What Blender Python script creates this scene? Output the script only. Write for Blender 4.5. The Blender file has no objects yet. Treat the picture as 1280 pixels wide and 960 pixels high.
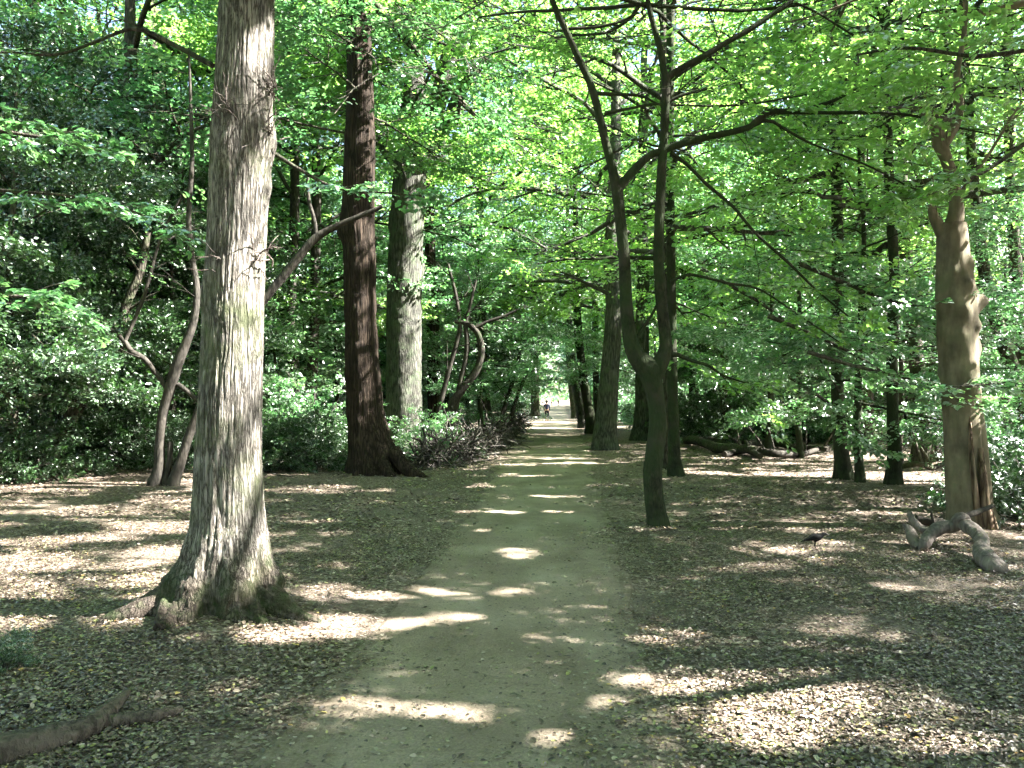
import bpy, math
import numpy as np
from mathutils import Vector, Matrix

rng = np.random.default_rng(11)
scene = bpy.context.scene
COL = scene.collection
F, HY, CH = 1004.0, 497.0, 1.6            # photo focal length (px), horizon row, eye height
PI = math.pi

# ---------------------------------------------------------------- light
SUN_AZ, SUN_EL = math.radians(5.0), math.radians(43.0)
SUN = np.array([math.cos(SUN_AZ) * math.cos(SUN_EL), -math.sin(SUN_AZ) * math.cos(SUN_EL), math.sin(SUN_EL)])


# ---------------------------------------------------------------- noise
def _h(ix, iy, iz, s):
    n = (ix.astype(np.int64) * 374761393 + iy.astype(np.int64) * 668265263 + iz.astype(np.int64) * 2147483647 + s * 1274126177) & 0xffffffff
    n = ((n ^ (n >> 13)) * 1274126177) & 0xffffffff
    n = ((n ^ (n >> 16)) * 668265263) & 0xffffffff
    return ((n >> 8) & 0xffff) / 65535.0


def noise3(x, y, z, s=0):
    x, y, z = np.broadcast_arrays(np.asarray(x, float), np.asarray(y, float), np.asarray(z, float))
    ix, iy, iz = np.floor(x), np.floor(y), np.floor(z)
    fx, fy, fz = x - ix, y - iy, z - iz
    fx, fy, fz = [f * f * (3 - 2 * f) for f in (fx, fy, fz)]
    r = 0
    for a in (0, 1):
        for b in (0, 1):
            for c in (0, 1):
                w = (fx if a else 1 - fx) * (fy if b else 1 - fy) * (fz if c else 1 - fz)
                r = r + w * _h(ix + a, iy + b, iz + c, s)
    return r * 2 - 1


def fbm(x, y, z=0.0, s=0, o=3):
    r, a = 0, 1.0
    for i in range(o):
        r = r + a * noise3(np.asarray(x) * 2 ** i, np.asarray(y) * 2 ** i, np.asarray(z) * 2 ** i, s + i)
        a *= .5
    return r / 1.75


# ---------------------------------------------------------------- ground shape
YP = [0, 4, 6.1, 10.5, 25.5, 68, 200, 260, 420]
LP = [-1.35, -1.2, -.97, -.68, -.25, 1.5, 7.6, 10.6, 18]
RP = [.75, .85, 1.0, 1.32, 2.6, 4.9, 13.4, 18, 30]


def path_l(y): return np.interp(y, YP, LP) - np.clip(-np.asarray(y), 0, 99) * .04
def path_r(y): return np.interp(y, YP, RP) - np.clip(-np.asarray(y), 0, 99) * .04


def smooth(a, b, t):
    t = np.clip((np.asarray(t, float) - a) / (b - a), 0, 1)
    return t * t * (3 - 2 * t)


MOUNDS = []                                 # (x, y, radius, height) at the feet of trees


def gz(x, y):
    x = np.asarray(x, float); y = np.asarray(y, float)
    z = -.43 * smooth(18, 70, y) - .1 * smooth(90, 190, y) + 1.1 * smooth(205, 300, y) + .6 * smooth(300, 700, y)
    d = np.maximum(path_l(y) - x, x - path_r(y))
    m = smooth(.25, 2.0, d) * (1 - smooth(45, 80, y) * .5)
    n = .055 * fbm(x * .35, y * .35, 0, 5, 2) + .03
    z = z + m * n
    for (mx, my, r, h) in MOUNDS:
        z = z + h * np.exp(-((x - mx) ** 2 + (y - my) ** 2) / (r * r))
    return z


def P(px, py, Y):                           # a point at distance Y along the view
    return np.array([(px - 640) / F * Y, Y, CH - (py - HY) / F * Y])


def G(px, py):                              # the ground point seen at a pixel
    Y = 5.0
    for _ in range(60):
        Y = .5 * Y + .5 * (CH + .43 * smooth(18, 70, Y)) * F / max(py - HY, 4)
    return np.array([(px - 640) / F * Y, Y, float(gz((px - 640) / F * Y, Y))])


MOUNDS += [(-2.15, 5.95, .85, .10), (5.45, 9.7, .7, .05)]


# ---------------------------------------------------------------- mesh gathering
class MB:
    def __init__(s): s.v = []; s.f = []; s.n = 0; s.at = []

    def add(s, v, faces, rnd=None):         # faces: int array (m,k) with k equal for all
        s.v.append(np.asarray(v, np.float32)); faces = np.asarray(faces, np.int64)
        s.f.append(faces + s.n); s.n += len(v)
        s.at.append(np.full(len(faces), .5, np.float32) if rnd is None else np.asarray(rnd, np.float32))

    def mesh(s, name, mat, smooth_=True, attr=False):
        me = bpy.data.meshes.new(name)
        V = np.concatenate(s.v)
        me.vertices.add(len(V)); me.vertices.foreach_set('co', V.ravel())
        loops = np.concatenate([f.ravel() for f in s.f])
        tot = np.concatenate([np.full(len(f), f.shape[1]) for f in s.f])
        st = np.concatenate([[0], np.cumsum(tot)[:-1]])
        me.loops.add(len(loops)); me.loops.foreach_set('vertex_index', loops.astype(np.int32))
        me.polygons.add(len(tot)); me.polygons.foreach_set('loop_start', st.astype(np.int32))
        me.polygons.foreach_set('loop_total', tot.astype(np.int32))
        me.update(calc_edges=True)
        me.polygons.foreach_set('use_smooth', np.full(len(tot), smooth_))
        if attr:
            a = me.attributes.new('rnd', 'FLOAT', 'FACE'); a.data.foreach_set('value', np.concatenate(s.at))
        me.materials.append(mat)
        return me


def link(name, me, parent=None, loc=None):
    o = bpy.data.objects.new(name, me); COL.objects.link(o)
    if parent is not None: o.parent = parent
    if loc is not None: o.location = loc
    return o


def tag(o, label, cat, group=None, kind=None):
    if label: o['label'] = label
    if cat: o['category'] = cat
    if group: o['group'] = group
    if kind: o['kind'] = kind
    return o


def empty(name, loc, label, cat, group=None, rz=0.0, sc=1.0):
    o = bpy.data.objects.new(name, None); COL.objects.link(o)
    o.location = [float(c) for c in loc]; o.rotation_euler = (0, 0, rz)
    o.scale = (sc, sc, sc) if np.isscalar(sc) else sc
    return tag(o, label, cat, group)


def frames(pts):
    pts = np.asarray(pts, float); n = len(pts)
    t = np.gradient(pts, axis=0); t /= np.linalg.norm(t, axis=1)[:, None] + 1e-9
    a = np.zeros_like(t); u = np.array([1.0, 0, 0]) if abs(t[0][0]) < .8 else np.array([0, 1.0, 0])
    for i in range(n):
        u = u - t[i] * (u @ t[i]); u /= np.linalg.norm(u) + 1e-9; a[i] = u
    return t, a, np.cross(t, a)


def tube(mb, pts, rad, seg=6, cap=True, rough=0.0):
    pts = np.asarray(pts, float); n = len(pts); t, a, b = frames(pts)
    th = np.arange(seg) / seg * 2 * PI
    R = np.broadcast_to(np.asarray(rad, float), (n,))[:, None] * np.ones((1, seg))
    if rough:
        R = R * (1 + rough * fbm(np.cos(th)[None] * 1.7 + pts[:, :1] * 3, np.sin(th)[None] * 1.7 + pts[:, 1:2] * 3, pts[:, 2:3] * 3, 31, 2))
    V = pts[:, None] + R[..., None] * (np.cos(th)[None, :, None] * a[:, None] + np.sin(th)[None, :, None] * b[:, None])
    V = V.reshape(-1, 3)
    i = np.arange(n - 1)[:, None] * seg; j = np.arange(seg)[None]; k = (j + 1) % seg
    f = np.stack([i + j, i + k, i + seg + k, i + seg + j], -1).reshape(-1, 4)
    mb.add(V, f)
    if cap:
        for r0, rev in ((0, True), ((n - 1) * seg, False)):
            c = len(V)
            ring = V[r0:r0 + seg]; ctr = ring.mean(0)
            vv = np.vstack([ring, ctr]); ff = np.stack([np.arange(seg), (np.arange(seg) + 1) % seg, np.full(seg, seg)], 1)
            mb.add(vv, ff[:, ::-1] if rev else ff)


def curve(pts, n):                          # Catmull-Rom through rows of any width
    p = np.asarray(pts, float); p = np.vstack([2 * p[0] - p[1], p, 2 * p[-1] - p[-2]])
    d = np.linalg.norm(np.diff(p[1:-1, :3], axis=0), axis=1); s = np.concatenate([[0], np.cumsum(d)]); s /= s[-1]
    q = np.linspace(0, 1, n); k = np.clip(np.searchsorted(s, q, 'right') - 1, 0, len(d) - 1)
    u = ((q - s[k]) / (s[k + 1] - s[k] + 1e-9))[:, None]
    a, b, c, e = p[k], p[k + 1], p[k + 2], p[k + 3]
    return .5 * (2 * b + (c - a) * u + (2 * a - 5 * b + 4 * c - e) * u ** 2 + (3 * b - a - 3 * c + e) * u ** 3)


# ---------------------------------------------------------------- materials
def newmat(name):
    m = bpy.data.materials.new(name); m.use_nodes = True; nt = m.node_tree; nt.nodes.clear()
    return m, nt


def N(nt, t, **kw):
    n = nt.nodes.new('ShaderNode' + t)
    for k, v in kw.items():
        if k in n.inputs: n.inputs[k].default_value = v
        else: setattr(n, k, v)
    return n


def ramp(nt, stops, src):
    r = N(nt, 'ValToRGB'); e = r.color_ramp.elements
    while len(e) < len(stops): e.new(.5)
    for el, (p, c) in zip(e, stops): el.position = p; el.color = (*c, 1) if len(c) == 3 else c
    nt.links.new(src, r.inputs[0]); return r.outputs['Color']


def mixc(nt, fac, a, b, mode='MIX'):
    m = N(nt, 'Mix', data_type='RGBA', blend_type=mode)
    for i, s in ((0, fac), (6, a), (7, b)):
        if hasattr(s, 'is_linked'): nt.links.new(s, m.inputs[i])
        else: m.inputs[i].default_value = s if i == 0 else (*s, 1)
    return m.outputs[2]


def coords(nt, scale=(1, 1, 1)):
    tc = N(nt, 'TexCoord'); mp = N(nt, 'Mapping'); mp.inputs['Scale'].default_value = scale
    nt.links.new(tc.outputs['Object'], mp.inputs['Vector']); return mp.outputs['Vector']


def leaf_mat(name, stops, tstops, gloss=.10, rough=.38, trans=.45):
    m, nt = newmat(name)
    at = N(nt, 'Attribute', attribute_name='rnd'); oi = N(nt, 'ObjectInfo')
    ma = N(nt, 'Math', operation='MULTIPLY_ADD'); nt.links.new(oi.outputs['Random'], ma.inputs[0]); ma.inputs[1].default_value = .3
    nt.links.new(at.outputs['Fac'], ma.inputs[2])
    mb_ = N(nt, 'Math', operation='MULTIPLY'); mb_.inputs[1].default_value = .77; nt.links.new(ma.outputs[0], mb_.inputs[0])
    c1 = ramp(nt, stops, mb_.outputs[0]); c2 = ramp(nt, tstops, mb_.outputs[0])
    d = N(nt, 'BsdfDiffuse'); t = N(nt, 'BsdfTranslucent'); g = N(nt, 'BsdfGlossy'); g.inputs['Roughness'].default_value = rough
    g.inputs['Color'].default_value = (1, 1, 1, 1)
    nt.links.new(c1, d.inputs[0]); nt.links.new(c2, t.inputs[0])
    mx = N(nt, 'MixShader'); mx.inputs[0].default_value = trans
    nt.links.new(d.outputs[0], mx.inputs[1]); nt.links.new(t.outputs[0], mx.inputs[2])
    lw = N(nt, 'LayerWeight'); lw.inputs[0].default_value = .25
    mm = N(nt, 'Math', operation='MULTIPLY_ADD'); nt.links.new(lw.outputs['Fresnel'], mm.inputs[0]); mm.inputs[1].default_value = gloss * 2; mm.inputs[2].default_value = gloss * .35
    m2 = N(nt, 'MixShader'); nt.links.new(mm.outputs[0], m2.inputs[0]); nt.links.new(mx.outputs[0], m2.inputs[1]); nt.links.new(g.outputs[0], m2.inputs[2])
    o = N(nt, 'OutputMaterial'); nt.links.new(m2.outputs[0], o.inputs[0])
    return m


def principled(nt, col, rough=.9, bump=None, bs=.5, bd=.02, spec=.25):
    b = N(nt, 'BsdfPrincipled'); b.inputs['Roughness'].default_value = rough; b.inputs['Specular IOR Level'].default_value = spec
    if hasattr(col, 'is_linked'): nt.links.new(col, b.inputs['Base Color'])
    else: b.inputs['Base Color'].default_value = (*col, 1)
    if bump is not None:
        bp = N(nt, 'Bump'); bp.inputs['Strength'].default_value = bs; bp.inputs['Distance'].default_value = bd
        nt.links.new(bump, bp.inputs['Height']); nt.links.new(bp.outputs[0], b.inputs['Normal'])
    o = N(nt, 'OutputMaterial'); nt.links.new(b.outputs[0], o.inputs[0]); return b


def math_(nt, op, a, b=0.0):
    m = N(nt, 'Math', operation=op)
    for i, s in ((0, a), (1, b)):
        if hasattr(s, 'is_linked'): nt.links.new(s, m.inputs[i])
        else: m.inputs[i].default_value = s
    return m.outputs[0]


def bark_mat(name, dark, light, moss=None, mossy=.5, ridge=26, stretch=.16, bd=.02, patch=None, bs=.8, crack=1.0, foot=None):
    m, nt = newmat(name)
    v = coords(nt, (1, 1, stretch)); vv = coords(nt)
    n1 = N(nt, 'TexNoise', Scale=ridge, Detail=4, Roughness=.6); nt.links.new(v, n1.inputs['Vector'])
    vo = N(nt, 'TexVoronoi', Scale=ridge * .8, feature='DISTANCE_TO_EDGE')
    wr = N(nt, 'VectorMath', operation='MULTIPLY_ADD'); nt.links.new(n1.outputs['Color'], wr.inputs[0]); wr.inputs[1].default_value = (.06, .06, .06); nt.links.new(v, wr.inputs[2])
    nt.links.new(wr.outputs[0], vo.inputs['Vector'])
    cr = math_(nt, 'MINIMUM', math_(nt, 'MULTIPLY', vo.outputs['Distance'], 4.0), 1.0)
    cr = math_(nt, 'ADD', math_(nt, 'MULTIPLY', cr, crack), math_(nt, 'MULTIPLY', ramp(nt, [(.3, (0, 0, 0)), (.7, (1, 1, 1))], n1.outputs['Fac']), 1 - crack))
    h = math_(nt, 'ADD', math_(nt, 'MULTIPLY', cr, .7), math_(nt, 'MULTIPLY', n1.outputs['Fac'], .6))
    c = mixc(nt, cr, dark, light)
    n2 = N(nt, 'TexNoise', Scale=5, Detail=3); nt.links.new(vv, n2.inputs['Vector'])
    var = ramp(nt, [(.3, (.6, .6, .6)), (.7, (1.15, 1.12, 1.08))], n2.outputs['Fac'])
    c = mixc(nt, 1.0, c, var, 'MULTIPLY')
    if patch:
        n4 = N(nt, 'TexNoise', Scale=2.2, Detail=4); nt.links.new(vv, n4.inputs['Vector'])
        c = mixc(nt, ramp(nt, [(.5, (0, 0, 0)), (.62, (1, 1, 1))], n4.outputs['Fac']), c, patch)
    if moss:
        n3 = N(nt, 'TexNoise', Scale=2.6, Detail=5, Roughness=.65); nt.links.new(vv, n3.inputs['Vector'])
        f = ramp(nt, [(max(0, .62 - mossy * .35), (0, 0, 0)), (.72 - mossy * .2, (1, 1, 1))], n3.outputs['Fac'])
        c = mixc(nt, math_(nt, 'MULTIPLY', f, .75), c, moss)
    if foot:
        sx = N(nt, 'SeparateXYZ'); nt.links.new(vv, sx.inputs[0]); n5 = N(nt, 'TexNoise', Scale=4, Detail=5, Roughness=.65); nt.links.new(vv, n5.inputs['Vector'])
        hz = math_(nt, 'ADD', sx.outputs[2], math_(nt, 'MULTIPLY', math_(nt, 'SUBTRACT', n5.outputs['Fac'], .5), .7))
        f = ramp(nt, [(max(0, foot - .2), (1, 1, 1)), (foot + .2, (0, 0, 0))], hz)
        earth = mixc(nt, 1.0, c, (.50, .46, .42), 'MULTIPLY')  # darker tone paints shade around the foot; moss and pale patches go over it
        n6 = N(nt, 'TexNoise', Scale=7, Detail=4); nt.links.new(vv, n6.inputs['Vector'])
        earth = mixc(nt, math_(nt, 'MULTIPLY', ramp(nt, [(.45, (0, 0, 0)), (.6, (1, 1, 1))], n6.outputs['Fac']), .75), earth, (.045, .062, .026))
        earth = mixc(nt, math_(nt, 'MULTIPLY', ramp(nt, [(.56, (0, 0, 0)), (.66, (1, 1, 1))], n5.outputs['Fac']), .5), earth, (.20, .165, .15))
        c = mixc(nt, f, c, earth)
    principled(nt, c, .9, h, bs, bd, .15)
    return m


M = {}
M['oak_bark'] = bark_mat('oak bark', (.03, .026, .02), (.37, .345, .305), (.12, .14, .07), .36, 46, .11, .03, crack=.8, foot=.42)
M['oak_base'] = bark_mat('mossy rotten oak base', (.045, .038, .032), (.26, .235, .21), (.05, .07, .03), .35, 34, .45, .03, crack=.35, foot=.5)  # darker tone paints in shade at the base, besides moss and rot
M['brown_bark'] = bark_mat('fibrous brown bark', (.014, .010, .007), (.050, .037, .027), None, 0, 24, .06, .03)
M['grey_bark'] = bark_mat('grey oak bark', (.035, .035, .03), (.12, .12, .10), (.08, .105, .06), .4, 26, .1, .025)
M['beech_bark'] = bark_mat('green stained smooth bark', (.014, .015, .010), (.052, .054, .034), (.026, .042, .016), .7, 26, .35, .012, (.045, .04, .03), crack=.45)
M['pale_bark'] = bark_mat('pale smooth bark', (.095, .083, .055), (.225, .195, .135), (.12, .12, .07), .25, 9, .3, .008, None, .5, crack=.12)
M['dark_bark'] = bark_mat('dark damp bark', (.025, .022, .018), (.10, .09, .07), (.05, .07, .03), .4, 20, .2, .02)
M['mottled_bark'] = bark_mat('mottled pale bark', (.014, .013, .011), (.088, .08, .068), None, 0, 18, .3, .012, (.04, .035, .028), crack=.3)
M['deadwood'] = bark_mat('barkless weathered wood', (.09, .075, .066), (.25, .22, .20), None, 0, 22, .25, .014, (.13, .105, .09), crack=.3)
M['brush'] = bark_mat('dead sticks', (.03, .028, .025), (.14, .13, .115), None, 0, 12, .5, .005)
M['stem_bark'] = bark_mat('dark thin stems', (.012, .011, .009), (.06, .055, .045), (.03, .04, .018), .3, 20, .3, .01, crack=.3)
M['log_bark'] = bark_mat('damp grey log', (.03, .026, .022), (.15, .13, .11), None, 0, 30, .5, .015, (.10, .085, .07), crack=.3)
M['rot'] = bark_mat('crumbling heartwood', (.05, .033, .022), (.24, .18, .125), None, 0, 18, .08, .02)

M['leaf_mid'] = leaf_mat('woodland leaves', [(0, (.035, .085, .038)), (.5, (.065, .14, .055)), (1, (.12, .20, .06))],
                         [(0, (.09, .29, .10)), (.5, (.17, .42, .13)), (1, (.33, .58, .16))], .15, .36, .42)
M['leaf_beech'] = leaf_mat('beech leaves', [(0, (.04, .10, .05)), (.6, (.07, .16, .065)), (1, (.12, .21, .06))],
                           [(0, (.12, .37, .13)), (.6, (.22, .50, .16)), (1, (.38, .64, .18))], .19, .38, .5)
M['leaf_holly'] = leaf_mat('glossy evergreen leaves', [(0, (.02, .055, .018)), (.6, (.035, .085, .025)), (1, (.06, .12, .03))],
                            [(0, (.03, .11, .015)), (1, (.09, .24, .03))], .17, .33, .2)
M['leaf_sun'] = leaf_mat('leaves tinted sunlit', [(0, (.05, .11, .035)), (.5, (.085, .17, .045)), (1, (.14, .22, .05))],  # sun glow painted into brighter, yellower leaf colours
                         [(0, (.22, .50, .10)), (.5, (.37, .68, .13)), (1, (.52, .82, .18))], .13, .38, .56)
M['leaf_dry'] = leaf_mat('dry leaves', [(0, (.12, .08, .04)), (1, (.25, .18, .1))], [(0, (.2, .12, .04)), (1, (.3, .2, .08))], .05, .5, .3)

# litter leaves on the ground
m, nt = newmat('fallen leaves'); M['litter'] = m
at = N(nt, 'Attribute', attribute_name='rnd')
c = ramp(nt, [(0, (.045, .031, .022)), (.35, (.105, .077, .056)), (.62, (.20, .155, .115)), (.84, (.38, .315, .25)), (.90, (.22, .23, .09)), (.965, (.34, .31, .10)), (1, (.42, .24, .08))], at.outputs['Fac'])
b = N(nt, 'BsdfPrincipled'); b.inputs['Roughness'].default_value = .45; b.inputs['Specular IOR Level'].default_value = .6; nt.links.new(c, b.inputs['Base Color'])
o_ = N(nt, 'OutputMaterial'); nt.links.new(b.outputs[0], o_.inputs[0])

# forest floor
m, nt = newmat('forest floor'); M['ground'] = m
v = coords(nt)
vo = N(nt, 'TexVoronoi', Scale=34); wn = N(nt, 'TexNoise', Scale=12, Detail=3); nt.links.new(v, wn.inputs['Vector'])
wv = N(nt, 'VectorMath', operation='MULTIPLY_ADD'); nt.links.new(wn.outputs['Color'], wv.inputs[0]); wv.inputs[1].default_value = (.05, .05, .05); nt.links.new(v, wv.inputs[2])
nt.links.new(wv.outputs[0], vo.inputs['Vector'])
sp = N(nt, 'SeparateColor'); nt.links.new(vo.outputs['Color'], sp.inputs[0])
c = ramp(nt, [(0, (.07, .05, .035)), (.4, (.14, .105, .08)), (.75, (.24, .19, .145)), (1, (.38, .315, .25))], sp.outputs[0])
n2 = N(nt, 'TexNoise', Scale=.9, Detail=5); nt.links.new(v, n2.inputs['Vector'])
soil = mixc(nt, ramp(nt, [(.48, (0, 0, 0)), (.62, (1, 1, 1))], n2.outputs['Fac']), c, (.17, .135, .108))
n3 = N(nt, 'TexNoise', Scale=60, Detail=3); nt.links.new(v, n3.inputs['Vector'])
soil = mixc(nt, 1.0, soil, ramp(nt, [(.3, (.7, .7, .7)), (.7, (1.2, 1.2, 1.2))], n3.outputs['Fac']), 'MULTIPLY')
principled(nt, soil, .85, math_(nt, 'ADD', sp.outputs[1], n3.outputs['Fac']), .9, .025, .2)

# path
m, nt = newmat('compacted earth path'); M['path'] = m
v = coords(nt)
n1 = N(nt, 'TexNoise', Scale=1.1, Detail=6, Roughness=.6); nt.links.new(v, n1.inputs['Vector'])
c = ramp(nt, [(.3, (.25, .20, .15)), (.5, (.32, .262, .20)), (.7, (.39, .325, .25))], n1.outputs['Fac'])
n2 = N(nt, 'TexNoise', Scale=85, Detail=4, Roughness=.7); nt.links.new(v, n2.inputs['Vector'])
c = mixc(nt, 1.0, c, ramp(nt, [(.3, (.72, .72, .7)), (.55, (1, 1, 1)), (.75, (1.25, 1.22, 1.15))], n2.outputs['Fac']), 'MULTIPLY')
vo = N(nt, 'TexVoronoi', Scale=34); nt.links.new(v, vo.inputs['Vector']); sp = N(nt, 'SeparateColor'); nt.links.new(vo.outputs['Color'], sp.inputs[0])
n3 = N(nt, 'TexNoise', Scale=7, Detail=2); nt.links.new(v, n3.inputs['Vector'])
f = math_(nt, 'MULTIPLY', ramp(nt, [(.80, (0, 0, 0)), (.84, (1, 1, 1))], sp.outputs[0]), ramp(nt, [(.46, (0, 0, 0)), (.56, (1, 1, 1))], n3.outputs['Fac']))
f = math_(nt, 'MULTIPLY', f, ramp(nt, [(.28, (1, 1, 1)), (.36, (0, 0, 0))], vo.outputs['Distance']))
c = mixc(nt, math_(nt, 'MULTIPLY', f, .7), c, (.10, .08, .055))
ed = N(nt, 'Attribute', attribute_name='rnd'); n4 = N(nt, 'TexNoise', Scale=5, Detail=5, Roughness=.7); nt.links.new(v, n4.inputs['Vector'])
f = ramp(nt, [(.72, (0, 0, 0)), (1.0, (1, 1, 1))], math_(nt, 'ADD', math_(nt, 'MULTIPLY', ed.outputs['Fac'], .6), math_(nt, 'MULTIPLY', n4.outputs['Fac'], .8)))
c = mixc(nt, f, c, (.13, .10, .075))
wl = N(nt, 'TexNoise', Scale=2.3, Detail=3); nt.links.new(coords(nt, (1, .35, 1)), wl.inputs['Vector'])
c = mixc(nt, 1.0, c, ramp(nt, [(.35, (.82, .81, .78)), (.65, (1.08, 1.08, 1.08))], wl.outputs['Fac']), 'MULTIPLY')
principled(nt, c, .9, math_(nt, 'ADD', n2.outputs['Fac'], math_(nt, 'MULTIPLY', n4.outputs['Fac'], 2.5)), .9, .02, .2)


def plain(name, c, r=.8):
    m, nt = newmat(name); n = N(nt, 'TexNoise', Scale=30); nt.links.new(coords(nt), n.inputs['Vector'])
    principled(nt, mixc(nt, 1.0, c, ramp(nt, [(.3, (.8, .8, .8)), (.7, (1.1, 1.1, 1.1))], n.outputs['Fac']), 'MULTIPLY'), r); return m


# ---------------------------------------------------------------- sunlit gaps in the canopy
ELL = [(440, 880, 50, 12), (510, 893, 62, 14), (590, 900, 40, 10), (745, 890, 55, 14), (690, 922, 52, 12), (640, 925, 35, 8),
       (790, 848, 45, 10), (870, 865, 55, 14), (930, 880, 62, 16), (1030, 870, 62, 20), (960, 905, 95, 20), (1010, 925, 70, 15),
       (1085, 935, 60, 14), (1180, 945, 45, 10), (1130, 733, 45, 8), (1195, 739, 50, 6), (28, 845, 34, 9), (50, 776, 62, 7), (40, 955, 40, 8),
       (640, 742, 62, 8), (560, 746, 85, 9), (480, 752, 70, 10), (600, 768, 52, 7), (500, 778, 62, 7), (635, 800, 36, 7), (430, 790, 70, 13),
       (340, 803, 62, 13), (258, 812, 45, 10), (655, 693, 32, 7), (640, 688, 25, 5), (565, 722, 45, 6), (430, 712, 28, 6), (400, 745, 40, 12),
       (60, 735, 100, 20), (110, 712, 90, 12), (190, 703, 55, 11), (160, 730, 90, 14), (20, 715, 60, 14), (600, 665, 20, 4), (700, 655, 20, 3),
       (960, 690, 50, 9), (985, 706, 58, 9), (935, 712, 40, 6), (1060, 690, 30, 6), (1050, 682, 25, 4), (375, 690, 40, 5), (460, 845, 20, 4),
       (1000, 592, 90, 7), (1105, 594, 90, 7), (930, 578, 70, 6), (890, 590, 50, 5), (1020, 603, 60, 3), (1190, 605, 40, 5), (1240, 640, 50, 6),
       (640, 595, 60, 3), (600, 607, 50, 3), (690, 620, 40, 2), (620, 640, 45, 2.5), (700, 640, 18, 2), (680, 572, 40, 2), (1130, 820, 14, 6), (1040, 835, 20, 4),
       (1250, 845, 14, 6), (250, 640, 60, 6), (410, 612, 45, 5), (400, 655, 50, 4), (390, 672, 40, 4), (820, 805, 30, 5), (1180, 800, 12, 3)]
EW = []
for (cx, cy, rx, ry) in ELL:
    a = (CH * F) / (cy - ry - HY); b_ = (CH * F) / (cy + ry - HY); Y = .5 * (a + b_)
    EW.append(((cx - 640) / F * Y, Y, max(.09, rx / F * Y), max(.08, (a - b_) * .5)))
for z0 in (.75, .9, 1.05, 1.2, 1.35, 1.5, 2.25, 2.45, 2.65, 2.85, 3.05, 3.25, 3.45, 3.65, 3.8):
    k = z0 / SUN[2]; EW.append((-1.85 - k * SUN[0], 5.85 - k * SUN[1], .5, .6))
for z0 in (1.6, 1.9, 2.3, 2.7, 3.1, 3.5): k = z0 / SUN[2]; EW.append((5.5 - k * SUN[0], 9.6 - k * SUN[1], .42, .45))
for z0 in (.5, 1, 1.5, 2, 2.5, 3, 3.5): k = z0 / SUN[2]; EW.append((-6.0 - k * SUN[0], 14.6 - k * SUN[1], .4, .35))
for z0 in (.3, .8, 1.3, 1.9): k = z0 / SUN[2]; EW.append((-2.6 - k * SUN[0], 22 - k * SUN[1], .4, .5))
EW = np.array(EW)


def is_lit(gx, gy):
    n = fbm(gx * 2.6, gy * 3.4, 3.3, 77, 4)
    wx = .34 * fbm(gx * 1.2, gy * 1.2, 5.1, 78, 2); wy = .16 * fbm(gx * 1.2, gy * 1.2, 9.1, 79, 2)
    out = np.zeros(len(gx), bool)
    for cx, cy, rx, ry in EW:
        d = ((gx + wx * min(1, rx * 1.5) - cx) / rx) ** 2 + ((gy + wy - cy) / ry) ** 2
        out |= d < (.85 if cx < .6 or cy > 6 else 1.45) + 1.6 * n
    left = smooth(-1.5, -4.0, gx + .0 * gy) * smooth(7.0, 8.0, gy)
    mid = smooth(14, 22, gy)
    thr = .60 - .66 * left - .50 * mid * (1 - left)
    n2 = fbm(gx * 1.1 + 9, gy * 1.9, 1.7, 123, 4)
    out |= n2 > thr
    return out


def carve(cen, lo=2.0):
    """False for leaves that would shade one of the sunny spots."""
    k = (cen[:, 2]) / SUN[2]
    gx = cen[:, 0] - k * SUN[0]; gy = cen[:, 1] - k * SUN[1]
    inside = (gx > -16) & (gx < 14) & (gy > 2) & (gy < 32) & (cen[:, 2] > lo)
    keep = np.ones(len(cen), bool)
    idx = np.nonzero(inside)[0]
    if len(idx):
        keep[idx] = ~is_lit(gx[idx], gy[idx]) | (rng.random(len(idx)) < .008) 
    return keep


# ---------------------------------------------------------------- leaves and sprays
T_NEAR = (np.array([[0, 0, 0], [.28, .30, .05], [.68, .27, .03], [1, 0, -.10], [.68, -.27, .03], [.28, -.30, .05]]), np.array([[0, 1, 2, 3], [0, 3, 4, 5]]))
T_FAR = (np.array([[0, 0, 0], [.45, .33, .06], [1, 0, -.08], [.45, -.33, .06]]), np.array([[0, 1, 2, 3]]))


def add_leaves(mb, pos, d, nrm, size, near=False, rnd=None):
    d = d / (np.linalg.norm(d, axis=1)[:, None] + 1e-9)
    s = np.cross(nrm, d); s /= np.linalg.norm(s, axis=1)[:, None] + 1e-9
    w = np.cross(d, s)
    T, Fc = T_NEAR if near else T_FAR
    V = pos[:, None] + size[:, None, None] * (T[None, :, 0:1] * d[:, None] + T[None, :, 1:2] * s[:, None] + T[None, :, 2:3] * w[:, None])
    k = len(T); n = len(pos)
    f = (Fc[None] + (np.arange(n) * k)[:, None, None]).reshape(-1, 4)
    if rnd is None: rnd = rng.random(n)
    mb.add(V.reshape(-1, 3), f, np.repeat(rnd, len(Fc)))


def spray_template(nleaf, flat=1.0):
    """fan of leaves in a plane, unit length 1: rows of (pos, dir)"""
    pos, dr = [], []
    for i in range(nleaf):
        ax = rng.random() ** .75
        side = 1 if i % 2 else -1
        reach = (1 - ax) * .55 * rng.random() ** .6
        an = math.radians(rng.uniform(30, 60)) * side
        p = np.array([ax * .95 + math.cos(an) * reach, math.sin(an) * reach, 0])
        p[2] = -.12 * (p[0] ** 2 + 2.2 * p[1] ** 2) + rng.normal(0, .025 / flat)
        a2 = an + math.radians(rng.normal(10, 30)) * side
        pos.append(p); dr.append([math.cos(a2), math.sin(a2), rng.normal(-.12, .2)])
    return np.array(pos), np.array(dr)


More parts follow.
